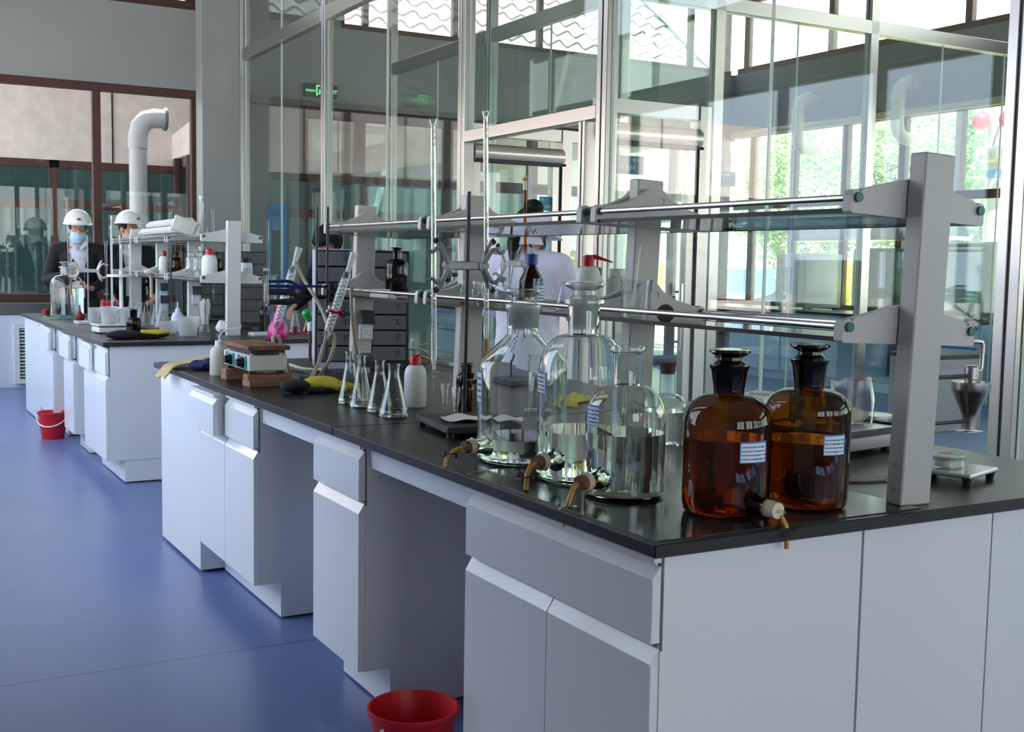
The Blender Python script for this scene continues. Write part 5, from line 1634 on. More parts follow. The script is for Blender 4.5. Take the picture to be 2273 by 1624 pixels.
obj('carton', B().box(-0.11, 0.11, -0.06, 0.06, 0, 0.085, 0.002), mt['paper'], t)
obj('opening', B().lathe([(0, 0), (0.035, 0), (0.035, 0.0008), (0, 0.0008)], 24, c=(0, 0, 0.0851)), mt['black'], t)
t = thing('scale_plate', 'silver weighing plate on black feet at the right of the rack post', 'plate', (2.315, 1.915, ZT), R(17))
obj('plate', B().box(-0.085, 0.085, -0.085, 0.085, 0.016, 0.026, 0.003), mt['silver'], t)
for x in (-0.07, 0.07):
    for y in (-0.07, 0.07):
        obj('foot', B().lathe([(0, 0), (0.009, 0), (0.012, 0.016), (0, 0.016)], 14, c=(x, y, 0)), mt['black'], t)
t = thing('petri_dish', 'round glass dish with pink stained lid on the silver weighing plate', 'dish', (2.310, 1.925, ZT+0.0263))
obj('dish', B().lathe([(0, 0), (0.042, 0), (0.043, 0.002), (0.043, 0.026), (0.041, 0.026), (0.041, 0.004), (0, 0.004)], 36), mt['glass_thick'], t)
obj('contents', B().lathe([(0, 0.0045), (0.040, 0.0045), (0.040, 0.018), (0, 0.019)], 30), mt['paper'], t)
l = obj('lid', B().lathe([(0, 0.0275), (0.0445, 0.0275), (0.0445, 0.031), (0, 0.0315)], 36), mt['frost'], t)
obj('stain', B().lathe([(0, 0.0316), (0.02, 0.0316), (0.018, 0.0320), (0, 0.0321)], 20, c=(0.004, 0.004, 0)), mat('pink_stain', (226, 150, 140), 0.6), l)
# steel hopper on its stand
t = thing('steel_hopper', 'brushed steel funnel hopper with valve hanging over the worktop behind the rack post', 'hopper', (2.604, 2.10, ZT))
obj('funnel', B().lathe([(0.019, 0.078), (0.019, 0.114), (0.022, 0.122), (0.047, 0.180), (0.050, 0.185), (0.050, 0.206), (0.047, 0.206), (0.046, 0.186), (0.017, 0.12), (0.016, 0.08)], 40), mt['steel'], t)
obj('shutter', B().box(-0.03, 0.036, -0.02, 0.02, 0.070, 0.074, 0.001), mt['silver'], t)
obj('valve', B().lathe([(0, 0.19), (0.016, 0.19), (0.016, 0.212), (0.019, 0.214), (0.019, 0.246), (0.015, 0.25), (0, 0.25)], 24), mt['steel'], t)
obj('pipe', B().tube([(0, 0, 0.235), (0.030, 0, 0.236), (0.036, 0, 0.240), (0.038, 0, 0.250), (0.038, 0, 0.30), (0.034, 0, 0.312), (0.0, 0, 0.315), (-0.12, 0, 0.315)], 0.0065, 12), mt['steel'], t)
obj('arm', B().tube([(-0.14, 0, 0.222), (-0.03, 0, 0.222), (0, 0, 0.222)], 0.0055, 10).tube([(-0.14, 0, 0.10), (-0.015, 0, 0.10)], 0.005, 10), mt['drawer_case'], t)
obj('post', B().tube([(-0.145, 0, 0.012), (-0.145, 0, 0.33)], 0.008, 14), mt['steel'], t)
obj('base', B().box(-0.185, -0.112, -0.04, 0.04, 0, 0.012, 0.003), mt['silver'], t)

# ---------------------------------------------------------------- buckets on the floor
def bucket(label, loc, r, h, rz, swing):
    t = thing('bucket', label, 'bucket', loc, rz, 'red plastic buckets')
    obj('body', B().lathe([(0, 0), (r*0.72, 0), (r*0.74, 0.004), (r*0.95, h*0.90), (r*1.0, h*0.91), (r*1.03, h*0.95), (r*1.02, h), (r*0.97, h), (r*0.93, h*0.93), (r*0.71, 0.01), (0, 0.008)], 40), mt['red_bucket'], t)
    b = B()
    n = 20
    pts = []
    for k in range(n+1):
        a = PI*k/n
        pts.append((r*1.05*math.cos(a), -math.sin(a)*r*1.15*math.cos(swing), h*0.88-math.sin(a)*r*1.15*math.sin(swing)))
    obj('handle', b.tube(pts, 0.005, 8), mt['ldpe'], t)
    return t
bucket('red plastic bucket on the floor in the knee space of the near bench', (1.232, 2.67, 0), 0.117, 0.205, R(25), R(62))
bucket('red plastic bucket with white handle on the floor beside the far bench', (1.255, 9.15, 0), 0.108, 0.20, R(-30), R(40))
# ================================================================ far bench
ZF = 0.8505
clear_bottle('aspirator_bottle', 'large clear stoppered bottle at the far end of the far bench', (1.545, 10.32, ZF), 0.132, 0.255, 0.345, 0.048, 0.415, 0.24, 2.2, 0.062, 0.058, None, 0, None, None, None, group='large bottles')
t = thing('rubber_bung', 'red rubber bung on the spout of the far large bottle', 'bung', (1.36, 10.2, ZF))
obj('bung', B().lathe([(0, 0.012), (0.028, 0.012), (0.028, 0.062), (0, 0.062)], 18), mt['red_rubber'], t)
obj('foot', B().lathe([(0, 0), (0.02, 0), (0.02, 0.012), (0, 0.012)], 14), mt['rubber_white'], t)
cloth('green_cloth', 'folded grey-green cloth in front of the far large bottle', (1.45, 9.92, ZF), 0.2, 0.32, 0.25, 'green_cloth', 0.035, 21)
t = thing('pipette_bulb', 'dark red rubber pipette bulb standing on the far bench', 'bulb', (1.500, 9.42, ZF))
obj('bulb', B().lathe([(0, 0), (0.025, 0.004), (0.037, 0.03), (0.034, 0.055), (0.012, 0.075), (0.006, 0.10), (0.005, 0.13), (0, 0.13)], 22), mt['red_rubber'], t)
st3 = thing('burette_stand', 'stand with pale double clamp and burettes on the far bench', 'stand', (1.53, 9.16, ZF))
obj('base', B().box(-0.10, 0.10, -0.10, 0.10, 0, 0.018, 0.003), mt['oven'], st3)
obj('rod', B().tube([(0.0, 0.05, 0.018), (0.0, 0.05, 0.66)], 0.006, 10), mt['grey_pl'], st3)
butterfly_clamp('pale double clamp on the far bench stand', (1.53, 9.21, 1.245), 0.22, mt['clamp_lt'], 'black', r=0.008)
burette('tall burette with amber tip on the far bench stand, left one', (1.405, 9.17, ZF), 0.94, 0.27, 0.16, r=0.0095, rubber=0.06, marks=False, lean=(0, R(-1.5)))
burette('burette with white stopcock on the far bench stand, right one', (1.655, 9.17, ZF), 0.62, 0.22, 0.14, r=0.0095, marks=False)
# pipette rack with pipettes
t = thing('pipette_rack', 'white round pipette rack on the far bench', 'rack', (1.72, 8.95, ZF))
obj('base', B().lathe([(0, 0), (0.09, 0), (0.09, 0.012), (0, 0.012)], 28), mt['ldpe'], t)
obj('pole', B().tube([(0, 0, 0.01), (0, 0, 0.40)], 0.014, 14), mt['ldpe'], t)
obj('disc', B().lathe([(0, 0.355), (0.10, 0.355), (0.10, 0.372), (0, 0.372)], 28), mt['ldpe'], t)
obj('disc', B().lathe([(0, 0.115), (0.085, 0.115), (0.085, 0.128), (0, 0.128)], 28), mt['ldpe'], t)
rk = random.Random(4)
for k, nm in enumerate(('first', 'second', 'third', 'fourth', 'fifth', 'sixth')):
    a = 2*PI*k/6+0.4
    h = 0.45+0.07*((k*5) % 4)
    p = thing('pipette', 'thin glass pipette in the white round rack, %s clockwise from the front' % nm, 'pipette', (1.72+0.075*math.cos(a), 8.95+0.075*math.sin(a), ZF+0.013), 0, 'pipettes in the round rack')
    obj('tube', B().lathe([(0.002, 0), (0.006, 0.05), (0.0065, h), (0.0065, h+0.1)], 10), mt['pp'], p)
    obj('tip', B().lathe([(0, h+0.1), (0.007, h+0.1), (0.007, h+0.13), (0, h+0.13)], 10), mt['ldpe'], p)
t = thing('wash_tower', 'red and white carton standing behind the pipette rack', 'carton', (1.70, 9.35, ZF))
obj('carton', B().box(-0.05, 0.05, -0.04, 0.04, 0, 0.16, 0.002), mt['red'], t)
beaker('tall white plastic beaker left of the two on the electronic scale', (1.535, 9.02, ZF), 0.042, 0.125, 'pp', 'plastic beakers', 0.8)
t = thing('weighing_scale', 'white electronic scale on the far bench carrying two plastic beakers', 'scale', (1.50, 8.02, ZF), R(4))
obj('body', B().box(-0.13, 0.13, -0.10, 0.10, 0.006, 0.042, 0.006, 2), mt['enamel'], t)
obj('gap', B().box(-0.125, 0.125, -0.095, 0.095, 0.042, 0.048), mt['black'], t)
obj('pan', B().box(-0.135, 0.135, -0.105, 0.105, 0.048, 0.058, 0.002), mt['enamel'], t)
for x in (-0.1, 0.1):
    for y in (-0.07, 0.07):
        obj('foot', B().tube([(x, y, 0), (x, y, 0.008)], 0.012, 10), mt['black'], t)
beaker('milky plastic beaker on the left of the scale pan', (1.46, 8.03, ZF+0.0585), 0.052, 0.115, 'pp', 'plastic beakers', 0.85)
beaker('milky plastic beaker on the right of the scale pan', (1.565, 8.01, ZF+0.0585), 0.045, 0.095, 'pp', 'plastic beakers', 0.85)
bottle_small('reagent_bottle', 'brown stoppered reagent bottle beside the electronic scale', 'bottle', (1.575, 7.80, ZF), 0.0475, 0.165, 'amber_dk', 'glass', ('amber_liq', 0.45), neck=0.46, sh=0.52, stop_m='amber_solid')
t = thing('work_glove', 'pair of black and yellow work gloves heaped at the corner of the far bench', 'glove', (1.52, 7.40, ZF), R(4))
b = B()
b.ell((-0.08, 0, 0.025), (0.12, 0.06, 0.03), 22, 12).ell((0.08, 0.02, 0.018), (0.12, 0.05, 0.02), 22, 12)
remesh(obj('cuff', b, mt['black_cloth'], t), 0.006, 2)
b = B()
for k in range(4):
    b.limb((0.02+0.03*k, -0.03+0.01*k, 0.045), (0.11+0.03*k, -0.05+0.02*k, 0.034), 0.014, 0.010, 10)
remesh(obj('fingers', b, mt['yellow_rub'], t), 0.004, 2)
t = thing('iron_tray', 'rust-brown shallow tray behind the work gloves', 'tray', (1.70, 8.02, ZF))
obj('tray', B().lathe([(0, 0), (0.075, 0), (0.09, 0.03), (0.086, 0.03), (0.072, 0.005), (0, 0.005)], 30), mt['rust'], t)
rows = [(1.70, 9.62, .034, .165), (1.80, 9.68, .036, .172), (1.88, 9.45, .034, .160), (1.76, 9.20, .040, .150), (1.87, 9.15, .042, .165), (1.96, 9.25, .040, .150), (1.83, 8.82, .042, .170), (1.93, 8.78, .046, .158), (2.02, 8.98, .042, .150), (1.90, 8.48, .045, .150), (2.00, 8.44, .042, .160)]
lab_ = ['far left', 'second in the back row', 'third in the back row', 'left in the second row', 'middle of the second row', 'right in the second row', 'left in the third row', 'middle of the third row', 'right in the third row', 'left in the front row', 'right in the front row']
for (x, y, r, h), l in zip(rows, lab_):
    erlen('clear conical flask of the crowd on the far bench, ' + l, (x, y, ZF), r, h, None, 'crowd of flasks on the far bench', n=20)
t = thing('glass_funnel', 'yellowed long-stemmed funnel on a stand among the far flasks', 'funnel', (1.96, 9.05, ZF))
obj('cone', B().lathe([(0.011, 0.20), (0.012, 0.34), (0.018, 0.36), (0.052, 0.385), (0.055, 0.41), (0.050, 0.41), (0.014, 0.365), (0.008, 0.34), (0.008, 0.2)], 24), mt['ldpe_dirty'], t)
obj('stem', B().tube([(0, 0, 0.005), (0, 0, 0.22)], 0.010, 12), mt['glass_thick'], t)
obj('foot', B().lathe([(0, 0), (0.05, 0), (0.05, 0.006), (0, 0.008)], 20), mt['glass_thick'], t)
t = thing('wash_bottle', 'lavender plastic squeeze bottle behind the two plastic tubs', 'bottle', (1.93, 8.10, ZF), 0, 'squeeze wash bottles')
obj('body', B().lathe([(0, 0), (0.042, 0), (0.043, 0.10), (0.03, 0.125), (0.018, 0.13), (0, 0.13)], 24), mt['lav'], t)
obj('nozzle', B().lathe([(0, 0.128), (0.018, 0.128), (0.018, 0.15), (0.006, 0.16), (0.004, 0.20), (0, 0.20)], 16), mt['ldpe'], t)
beaker('left translucent plastic tub on the far bench', (1.80, 7.82, ZF), 0.062, 0.085, 'pp', 'plastic tubs', 0.85, None)
beaker('right translucent plastic tub, the taller one near the bench edge', (1.865, 7.56, ZF), 0.065, 0.125, 'pp', 'plastic tubs', 0.85, None)
t = thing('swab_jar', 'tall glass jar packed with white swabs beside the far rack post', 'jar', (2.075, 7.95, ZF))
obj('jar', B().lathe([(0, 0), (0.038, 0), (0.036, 0.03), (0.028, 0.05), (0.033, 0.08), (0.045, 0.20)], 22), mt['glass'], t)
b = B()
for k in range(26):
    a = rk.uniform(0, 6.28); r1 = rk.uniform(0, .024); r2 = r1*1.6
    b.tube([(r1*math.cos(a), r1*math.sin(a), 0.055), (r2*math.cos(a), r2*math.sin(a), 0.20+rk.uniform(0, .03))], 0.004, 6)
obj('swabs', b, mt['paper'], t)
rag('white_rag', 'crumpled white rag at the foot of the far rack post', (2.20, 7.82, ZF), 0.2, (0.085, 0.06, 0.045), 'paper', 8)
o = obj('white_tray', B().box(-0.12, 0.12, -0.06, 0.06, 0, 0.022, 0.005, 2), mt['enamel'])
o.location = (2.38, 7.50, ZF)
tag(o, 'shallow white tray right of the far rack post', 'tray')
cyl('tall clear measuring cylinder at the right of the far rack', (2.47, 7.75, ZF), 0.045, 0.40)
# right part of the far bench, behind the condensers
t = thing('spray_bottle', 'magenta plastic pump bottle with red pump at the near edge of the far bench', 'bottle', (2.38, 7.30, ZF))
obj('body', B().lathe([(0, 0), (0.066, 0), (0.070, 0.01), (0.066, 0.06), (0.034, 0.12), (0.030, 0.125), (0.030, 0.16), (0, 0.16)], 28), mt['magenta'], t)
obj('pump', B().lathe([(0, 0.16), (0.012, 0.16), (0.012, 0.20), (0.026, 0.205), (0.024, 0.215), (0.008, 0.22), (0.007, 0.245), (0, 0.245)], 18).tube([(0, 0, 0.21), (-0.035, 0, 0.212)], 0.006, 8), mt['red'], t)
bottle_small('reagent_bottle', 'tall dark bottle with blue cap behind the magenta pump bottle', 'bottle', (2.44, 7.78, ZF), 0.036, 0.215, 'amber_dk', 'blue_rub', neck=0.6, sh=0.62)
erlen('conical flask of pink solution, left one behind the condensers', (2.615, 7.66, ZF), 0.047, 0.16, 0.28, 'flasks of pink solution', lm='pink_liq')
erlen('conical flask of pink solution, right one behind the condensers', (2.735, 7.70, ZF), 0.047, 0.16, 0.28, 'flasks of pink solution', lm='pink_liq')
o = obj('white_plate', B().lathe([(0, 0), (0.10, 0), (0.13, 0.012), (0.126, 0.014), (0.098, 0.004), (0, 0.004)], 30), mt['enamel'])
o.location = (2.76, 7.45, ZF)
tag(o, 'white plate in front of the pink flasks', 'plate')
t = thing('tap_fitting', 'white bench tap with bright green handle behind the condensers', 'tap', (1.975, 5.55, ZF))
obj('column', B().tube([(0, 0, 0), (0, 0, 0.165)], 0.008, 12), mt['wood_brown'], t)
obj('elbow', B().tube([(0, 0, 0.15), (0, 0, 0.185), (0.008, 0, 0.195), (0.05, 0, 0.195), (0.10, 0, 0.192)], 0.013, 12), mt['ldpe'], t)
obj('handle', B().lathe([(0, 0), (0.012, 0), (0.021, 0.025), (0.024, 0.05), (0.017, 0.06), (0, 0.061)], 18, m=Matrix.Translation((0.0, 0, 0.198)) @ Matrix.Rotation(R(-25), 4, 'Y')), mt['green_pl'], t)

# ---------------------------------------------------------------- shelves of the far rack
ZS2 = 0.8505+0.354
wash_bottle('white wash bottle with red cap on the far rack shelf, left one', (2.05, 9.02, ZS2), 0.040, 0.20, nozzle=False)
bottle_small('reagent_bottle', 'brown stoppered bottle beside the left wash bottle on the far rack shelf', 'bottle', (2.12, 8.94, ZS2), 0.050, 0.195, 'amber', 'glass', ('amber_liq', 0.35), neck=0.45, sh=0.62, stop_m='amber_solid')
for k, (x, l) in enumerate(((2.12, 'left'), (2.22, 'right'))):
    bottle_small('reagent_bottle', 'dark bottle with navy cap behind the far rack cable, %s one' % l, 'bottle', (x+0.10, 8.80-k*0.10, ZS2), 0.050, 0.19, 'amber_dk', 'blue_rub', neck=0.7, sh=0.62)
bottle_small('reagent_bottle', 'clear stoppered bottle on the far rack shelf, left of the pair', 'bottle', (2.05, 8.20, ZS2), 0.040, 0.20, 'glass', 'glass', ('water', 0.25), neck=0.55, sh=0.66)
bottle_small('reagent_bottle', 'clear stoppered bottle on the far rack shelf, right of the pair', 'bottle', (2.07, 8.06, ZS2), 0.042, 0.20, 'glass', 'glass', ('water', 0.3), neck=0.55, sh=0.66)
bottle_small('reagent_bottle', 'brown bottle behind the long-necked flask on the far rack shelf', 'bottle', (2.18, 8.02, ZS2), 0.040, 0.195, 'amber_dk', 'glass', neck=0.45, sh=0.6, stop_m='amber_solid')
def vflask(label, loc, r, h):
    t = thing('volumetric_flask', label, 'flask', loc, 0, 'volumetric flasks on the far rack')
    obj('body', B().lathe([(0, 0), (r*0.6, 0), (r*0.9, r*0.3), (r, r*0.8), (r*0.7, r*1.5), (r*0.27, r*2.1), (r*0.25, h*0.9), (r*0.32, h*0.93)], 22), mt['glass_thick'], t)
    obj('stopper', B().lathe([(0, h*0.88), (r*0.22, h*0.88), (r*0.28, h*0.95), (r*0.34, h*0.97), (r*0.3, h), (0, h)], 14), mt['ldpe'], t)
    return t
vflask('long-necked volumetric flask on the lower far shelf', (2.04, 7.90, ZS2), 0.042, 0.225)
vflask('long-necked volumetric flask on top of the far rack', (2.06, 7.95, 0.8505+0.622), 0.055, 0.30)
bottle_small('reagent_bottle', 'clear stoppered bottle on top of the far rack', 'bottle', (2.16, 9.05, 0.8505+0.622), 0.055, 0.19, 'glass_thick', 'glass', neck=0.4, sh=0.5)
wash_bottle('white wash bottle with red cap on the far rack shelf, beside the nearest post', (2.055, 7.74, ZS2), 0.052, 0.215, nozzle=False)
bottle_small('reagent_bottle', 'brown bottle just behind the nearest post of the far rack', 'bottle', (2.25, 7.80, ZS2), 0.045, 0.21, 'amber', 'glass', neck=0.45, sh=0.6, stop_m='amber_solid')
t = thing('plastic_jar', 'white plastic jar with black lid on the right arm of the far rack', 'jar', (2.275, 7.66, ZS2))
obj('body', B().lathe([(0, 0), (0.042, 0), (0.045, 0.004), (0.045, 0.10)] + shoulder(0.045, 0.10, 0.034, 0.125, 4)[1:] + [(0, 0.126)], 26), mt['ldpe'], t)
obj('lid', B().lathe([(0, 0.122), (0.038, 0.122), (0.038, 0.155), (0, 0.156)], 24), mt['black'], t)
label_on(t, 0.0455, R(235), R(300), 0.03, 0.085, 3)
t = thing('bench_lamp', 'white fluorescent lamp housing lying on top of the far rack', 'lamp', (2.0, 8.62, 0.8505+0.700), R(-2))
for z, x in ((0.045, 0.0), (-0.012, -0.055)):
    obj('housing', B().prism([(-0.05+x, z-0.016), (0.05+x, z-0.016), (0.06+x, z), (0.03+x, z+0.03), (-0.03+x, z+0.03), (-0.06+x, z)], -0.62, 0.62, 'y'), mt['rack_b'], t)
obj('end_cap', B().obox((-0.03, -0.64, 0.02), (0.15, 0.03, 0.10), ry=R(20), bev=0.006), mt['enamel'], t)
hose('black cable hanging from the lamp housing on the far rack', [(1.95, 8.30, 1.44), (1.935, 8.28, 1.35), (1.92, 8.25, 1.18), (1.93, 8.23, 1.02), (1.98, 8.22, 0.92), (2.02, 8.22, 0.885)], 0.006, 'black')['group'] = 'cables'
for k, (x, y, h, c, l) in enumerate(((2.47, 9.9, .62, 'amber_yel', 'amber'), (2.50, 9.3, .78, 'glass', 'tall clear'), (2.42, 8.3, .64, 'glass', 'shorter clear'), (2.56, 8.08, .66, 'glass', 'second clear'), (2.40, 10.3, .80, 'glass', 'farthest clear'))):
    burette(l+' burette rising behind the posts of the far rack', (x, y, ZF), h+0.12, 0.24, 0.15, r=0.011, m=c, marks=False)
    o = thing('burette_stand', 'thin stand holding the %s burette behind the far rack' % l, 'stand', (x, y+0.06, ZF), 0, 'stands behind the far rack')
    obj('base', B().box(-0.07, 0.07, -0.12, 0.07, 0, 0.015), mt['iron'], o)
    obj('rod', B().tube([(0, 0, 0.015), (0, 0, 0.52)], 0.005, 8), mt['rod'], o)
    obj('grip', B().box(-0.012, 0.012, -0.072, 0.01, 0.42, 0.44), mt['clamp_lt'], o)
def far_org(label, x0, y0):
    t = thing('drawer_organiser', label, 'drawer unit', (x0, y0, ZF), 0, 'grey drawer organisers on the far bench')
    obj('case', B().box(0, 0.22, 0, 0.28, 0, 0.56), mt['drawer_case'], t)
    for k in range(6):
        obj('drawer', B().box(0.012, 0.208, -0.006, 0.0, 0.02+0.09*k, 0.10+0.09*k), mt['drawer_grey'], t)
far_org('grey drawer tower behind the far rack, left one', 2.55, 10.5)
far_org('grey drawer tower behind the far rack, middle one', 2.55, 9.95)
far_org('grey drawer tower behind the far rack, right one', 2.55, 8.75)
# ================================================================ people
def vec(*a): return Vector(a)
def hand(b, wrist, d, nrm, side):
    """palm, four bent fingers of unequal length and a thumb from the side of the palm"""
    wrist, d, nrm = Vector(wrist), Vector(d).normalized(), Vector(nrm).normalized()
    s = d.cross(nrm).normalized()*side
    kn = wrist + d*0.085
    for k, off in enumerate((-0.027, -0.009, 0.009, 0.027)):
        b.limb(wrist + s*off*0.55, kn + s*off, 0.017, 0.013, 10)
    for off, ln in ((-0.030, 0.062), (-0.010, 0.078), (0.010, 0.084), (0.030, 0.074)):
        a = kn + s*off
        p1 = a + (d*0.75 + nrm*0.55).normalized()*ln*0.5
        p2 = p1 + (d*0.15 + nrm*1.0).normalized()*ln*0.35
        p3 = p2 + (-d*0.4 + nrm*0.8).normalized()*ln*0.25
        b.limb(a, p1, 0.0092, 0.0084, 10).limb(p1, p2, 0.0084, 0.0076, 10).limb(p2, p3, 0.0076, 0.0068, 10)
    t0 = wrist + d*0.025 + s*0.026
    t1 = t0 + (d*0.55 + s*0.7 + nrm*0.45).normalized()*0.042
    t2 = t1 + (d*0.8 + s*0.1 + nrm*0.6).normalized()*0.032
    b.limb(t0, t1, 0.0125, 0.0100, 10).limb(t1, t2, 0.0098, 0.0080, 10)
def person(label, loc, rz, P):
    t = thing('person', label, 'person', loc, rz, 'people in the laboratory')
    H = P.get('head', vec(0, -0.015, 1.605))
    NK = P.get('neck', vec(0, 0.012, 1.46))
    SH = P.get('sh', (vec(-.185, 0.012, 1.405), vec(.185, 0.012, 1.405)))
    EL, WR = P['el'], P['wr']
    HP = vec(0, 0, 0.93)
    yawh = P.get('hyaw', 0.0)
    tilt = P.get('htilt', 0.0)
    hr = Matrix.Rotation(yawh, 4, 'Z') @ Matrix.Rotation(tilt, 4, 'X')
    def hl(x, y, z): return H + (hr @ Vector((x, y, z)))
    b = B()
    b.ell(H + (hr @ Vector((0, 0.012, 0.018))), (.074, .092, .098), rot=hr)
    b.ell(hl(0, -0.022, -0.045), (.058, .062, .068), rot=hr)
    b.limb(hl(0, -0.082, 0.010), hl(0, -0.104, -0.022), .009, .014, 10)                # nose
    b.limb(hl(-.022, -0.076, -0.058), hl(.022, -0.076, -0.058), .009, .009, 8)         # lips
    b.ell(hl(0, -0.066, -0.092), (.024, .020, .018))                                   # chin
    for s in (-1, 1):
        b.ell(hl(s*.076, 0.014, -0.008), (.010, .020, .032), rot=hr)                   # ears
        b.limb(hl(s*.014, -0.078, 0.030), hl(s*.048, -0.066, 0.030), .008, .008, 8)    # brow
    b.limb(NK, hl(0, 0.015, -0.06), .057, .052)
    CH = (SH[0]+SH[1])/2
    for s in (0, 1):
        b.limb(CH*0.6+SH[s]*0.4, SH[s], .070, .058)
        b.limb(SH[s], EL[s], .050, .040).limb(EL[s], WR[s], .039, .028)
        hd = P['hand'][s]
        hand(b, WR[s], hd[0], hd[1], -1 if s == 0 else 1)
        x = -.095 if s == 0 else .095
        b.limb((x, 0, .90), (x*1.05, -.01, .49), .085, .055).limb((x*1.05, -.01, .49), (x*1.05, .01, .09), .054, .038)
        b.limb((x*1.05, .02, .045), (x*1.2, -.14, .035), .040, .032)
    for k in range(7):
        w = k/6
        c = HP*(1-w) + (CH - vec(0, 0, .06))*w
        b.ell(c, (.150-.022*math.sin(PI*w)+.012*w, .102+.008*w, .11))
    remesh(obj('body', b, mt['skin'], t), 0.0065, 3)
    for s in (-1, 1):
        e = obj('eye', B().ell(hl(s*.031, -0.0745, 0.012), (.013, .007, .007), 12, 8, rot=hr), mt['outlet_face'], t)
        obj('iris', B().ell(hl(s*.031, -0.0805, 0.012), (.0055, .003, .0055), 10, 8, rot=hr), mt['black'], e)
    if P.get('hair', True):
        b = B().ell(hl(0, 0.022, 0.034), P.get('hair_r', (.084, .098, .094)), rot=hr)
        if P.get('bun'):
            b.ell(hl(0.0, 0.02, 0.125), (.055, .055, .045), rot=hr).ell(hl(.03, -.02, 0.11), (.04, .045, .035), rot=hr)
        if P.get('tail'):
            b.limb(hl(0, .10, .0), hl(-.02, .125, -.10), .045, .035).limb(hl(-.02, .125, -.10), hl(-.03, .125, -.17), .034, .018)
        if P.get('fringe'):
            b.limb(hl(-.05, -.066, .075), hl(.05, -.066, .075), .028, .028)
        h = remesh(obj('hair', b, mt['hair'], t), 0.008, 2)
        bm = bmesh.new(); bm.from_mesh(h.data)
        inv = (Matrix.Translation(H) @ hr).inverted()
        kill = []
        for v in bm.verts:
            q = inv @ v.co
            if q.y < -0.045 and q.z < (0.062 if not P.get('fringe') else 0.045):
                kill.append(v)
            elif q.y < 0.012 and q.z < -0.02:
                kill.append(v)
        bmesh.ops.delete(bm, geom=kill, context='VERTS')
        bm.to_mesh(h.data); bm.free()
    # clothes
    kind = P['wear']
    b = B()
    g = .018 if kind != 'coat' else .026
    for s in (0, 1):
        b.limb(CH*0.6+SH[s]*0.4, SH[s], .070+g, .060+g*.8)
        b.limb(SH[s], EL[s], .054+g, .046+g*.8).limb(EL[s], EL[s]+(WR[s]-EL[s])*.92, .045+g*.8, .036+g*.6)
    top = CH - vec(0, 0, .06)
    for k in range(8):
        w = k/7
        z0 = vec(0, 0, .88)
        c = z0*(1-w)+top*w
        b.ell(c, (.158-.012*math.sin(PI*w)+.010*w+g, .110+.008*w+g*.8, .11))
    if kind == 'coat':
        b.limb((0, .005, .95), (0, .005, .52), .17, .20, 18)
    b.limb(CH + vec(0, 0.008, .015), NK + vec(0, .012, -.012), .10, .075)
    col = {'suit': 'suit', 'coat': 'coat', 'dark': 'suit'}[kind]
    j = remesh(obj('coat' if kind == 'coat' else 'jacket', b, mt[col], t), 0.010, 3)
    if kind == 'suit':
        bm = bmesh.new(); bm.from_mesh(j.data)
        kill = [v for v in bm.verts if v.co.y < -0.045 and 0.84 < v.co.z < 1.50 and abs(v.co.x - P.get('vx', 0)) < 0.052+0.03*max(0, (v.co.z-1.2)/.25)]
        bmesh.ops.delete(bm, geom=kill, context='VERTS')
        bm.to_mesh(j.data); bm.free()
        b = B()
        for k in range(8):
            w = k/7
            c = vec(0, 0, .92)*(1-w)+top*w
            b.ell(c, (.150, .114+.008*w, .11))
        b.limb(CH + vec(0, 0.0, .01), NK + vec(0, .006, -.005), .088, .066)
        sh = remesh(obj('shirt', b, mt['shirt'], t), 0.009, 2)
        for s in (-1, 1):
            obj('collar', B().prism([(s*.018, 1.405), (s*.075, 1.455), (s*.070, 1.50), (s*.052, 1.49), (s*.012, 1.43)], -0.112, -0.100, 'y'), mt['shirt'], sh)
        obj('belt', B().loft([(0, 0, .935, .158, .122), (0, 0, .97, .156, .120)], 28), mt['black'], t)
    if kind != 'coat':
        b = B()
        for s in (-1, 1):
            x = s*.095
            b.limb((x, 0, .90), (x*1.05, -.01, .49), .105, .075).limb((x*1.05, -.01, .49), (x*1.05, .01, .10), .073, .062)
        b.ell((0, 0, .90), (.165, .122, .10))
        remesh(obj('trousers', b, mt['suit'], t), 0.012, 2)
    else:
        obj('collar', B().loft([(0, .012, 1.452, .085, .082), (0, .014, 1.492, .068, .066)], 24, cap=False), mt['coat'], t)
    b = B()
    for s in (-1, 1):
        x = s*.1
        b.limb((x, .03, .05), (x*1.2, -.16, .042), .050, .042)
        b.box(min(x*0.6, x*1.6), max(x*0.6, x*1.6), -.19, .07, 0.0, 0.03)
    sh2 = remesh(obj('shoes', b, mt['black'], t), 0.009, 2)
    if P.get('helmet'):
        hm = B()
        hm.ell(hl(0, 0.0, 0.062), (.122, .138, .128), 32, 24, rot=hr)
        h = obj('helmet', hm, mt['helmet'], t, ang=60)
        me = h.data
        bm = bmesh.new(); bm.from_mesh(me)
        inv = (Matrix.Translation(H) @ hr).inverted()
        bmesh.ops.delete(bm, geom=[v for v in bm.verts if (inv @ v.co).z < 0.056], context='VERTS')
        bm.to_mesh(me); bm.free()
        def br(u, v):
            a = u*2*PI
            r0, r1 = 1.0, 1.10+0.16*max(0, -math.sin(a))**2
            k = r0+(r1-r0)*v
            return hl(.122*k*math.cos(a), .138*k*math.sin(a), 0.066-0.014*v-0.004*math.sin(a)*v)
        obj('brim', B().patch(br, 40, 3, 0.004), mt['helmet'], h, ang=60)
        lg = obj('badge', B().ell(hl(0, -0.128, 0.105), (.026, .006, .018), 18, 10, rot=hr), mt['sign_white'], h)
        obj('badge_print', B().ell(hl(0, -0.132, 0.105), (.020, .006, .012), 16, 8, rot=hr), mt['ink_red'], lg)
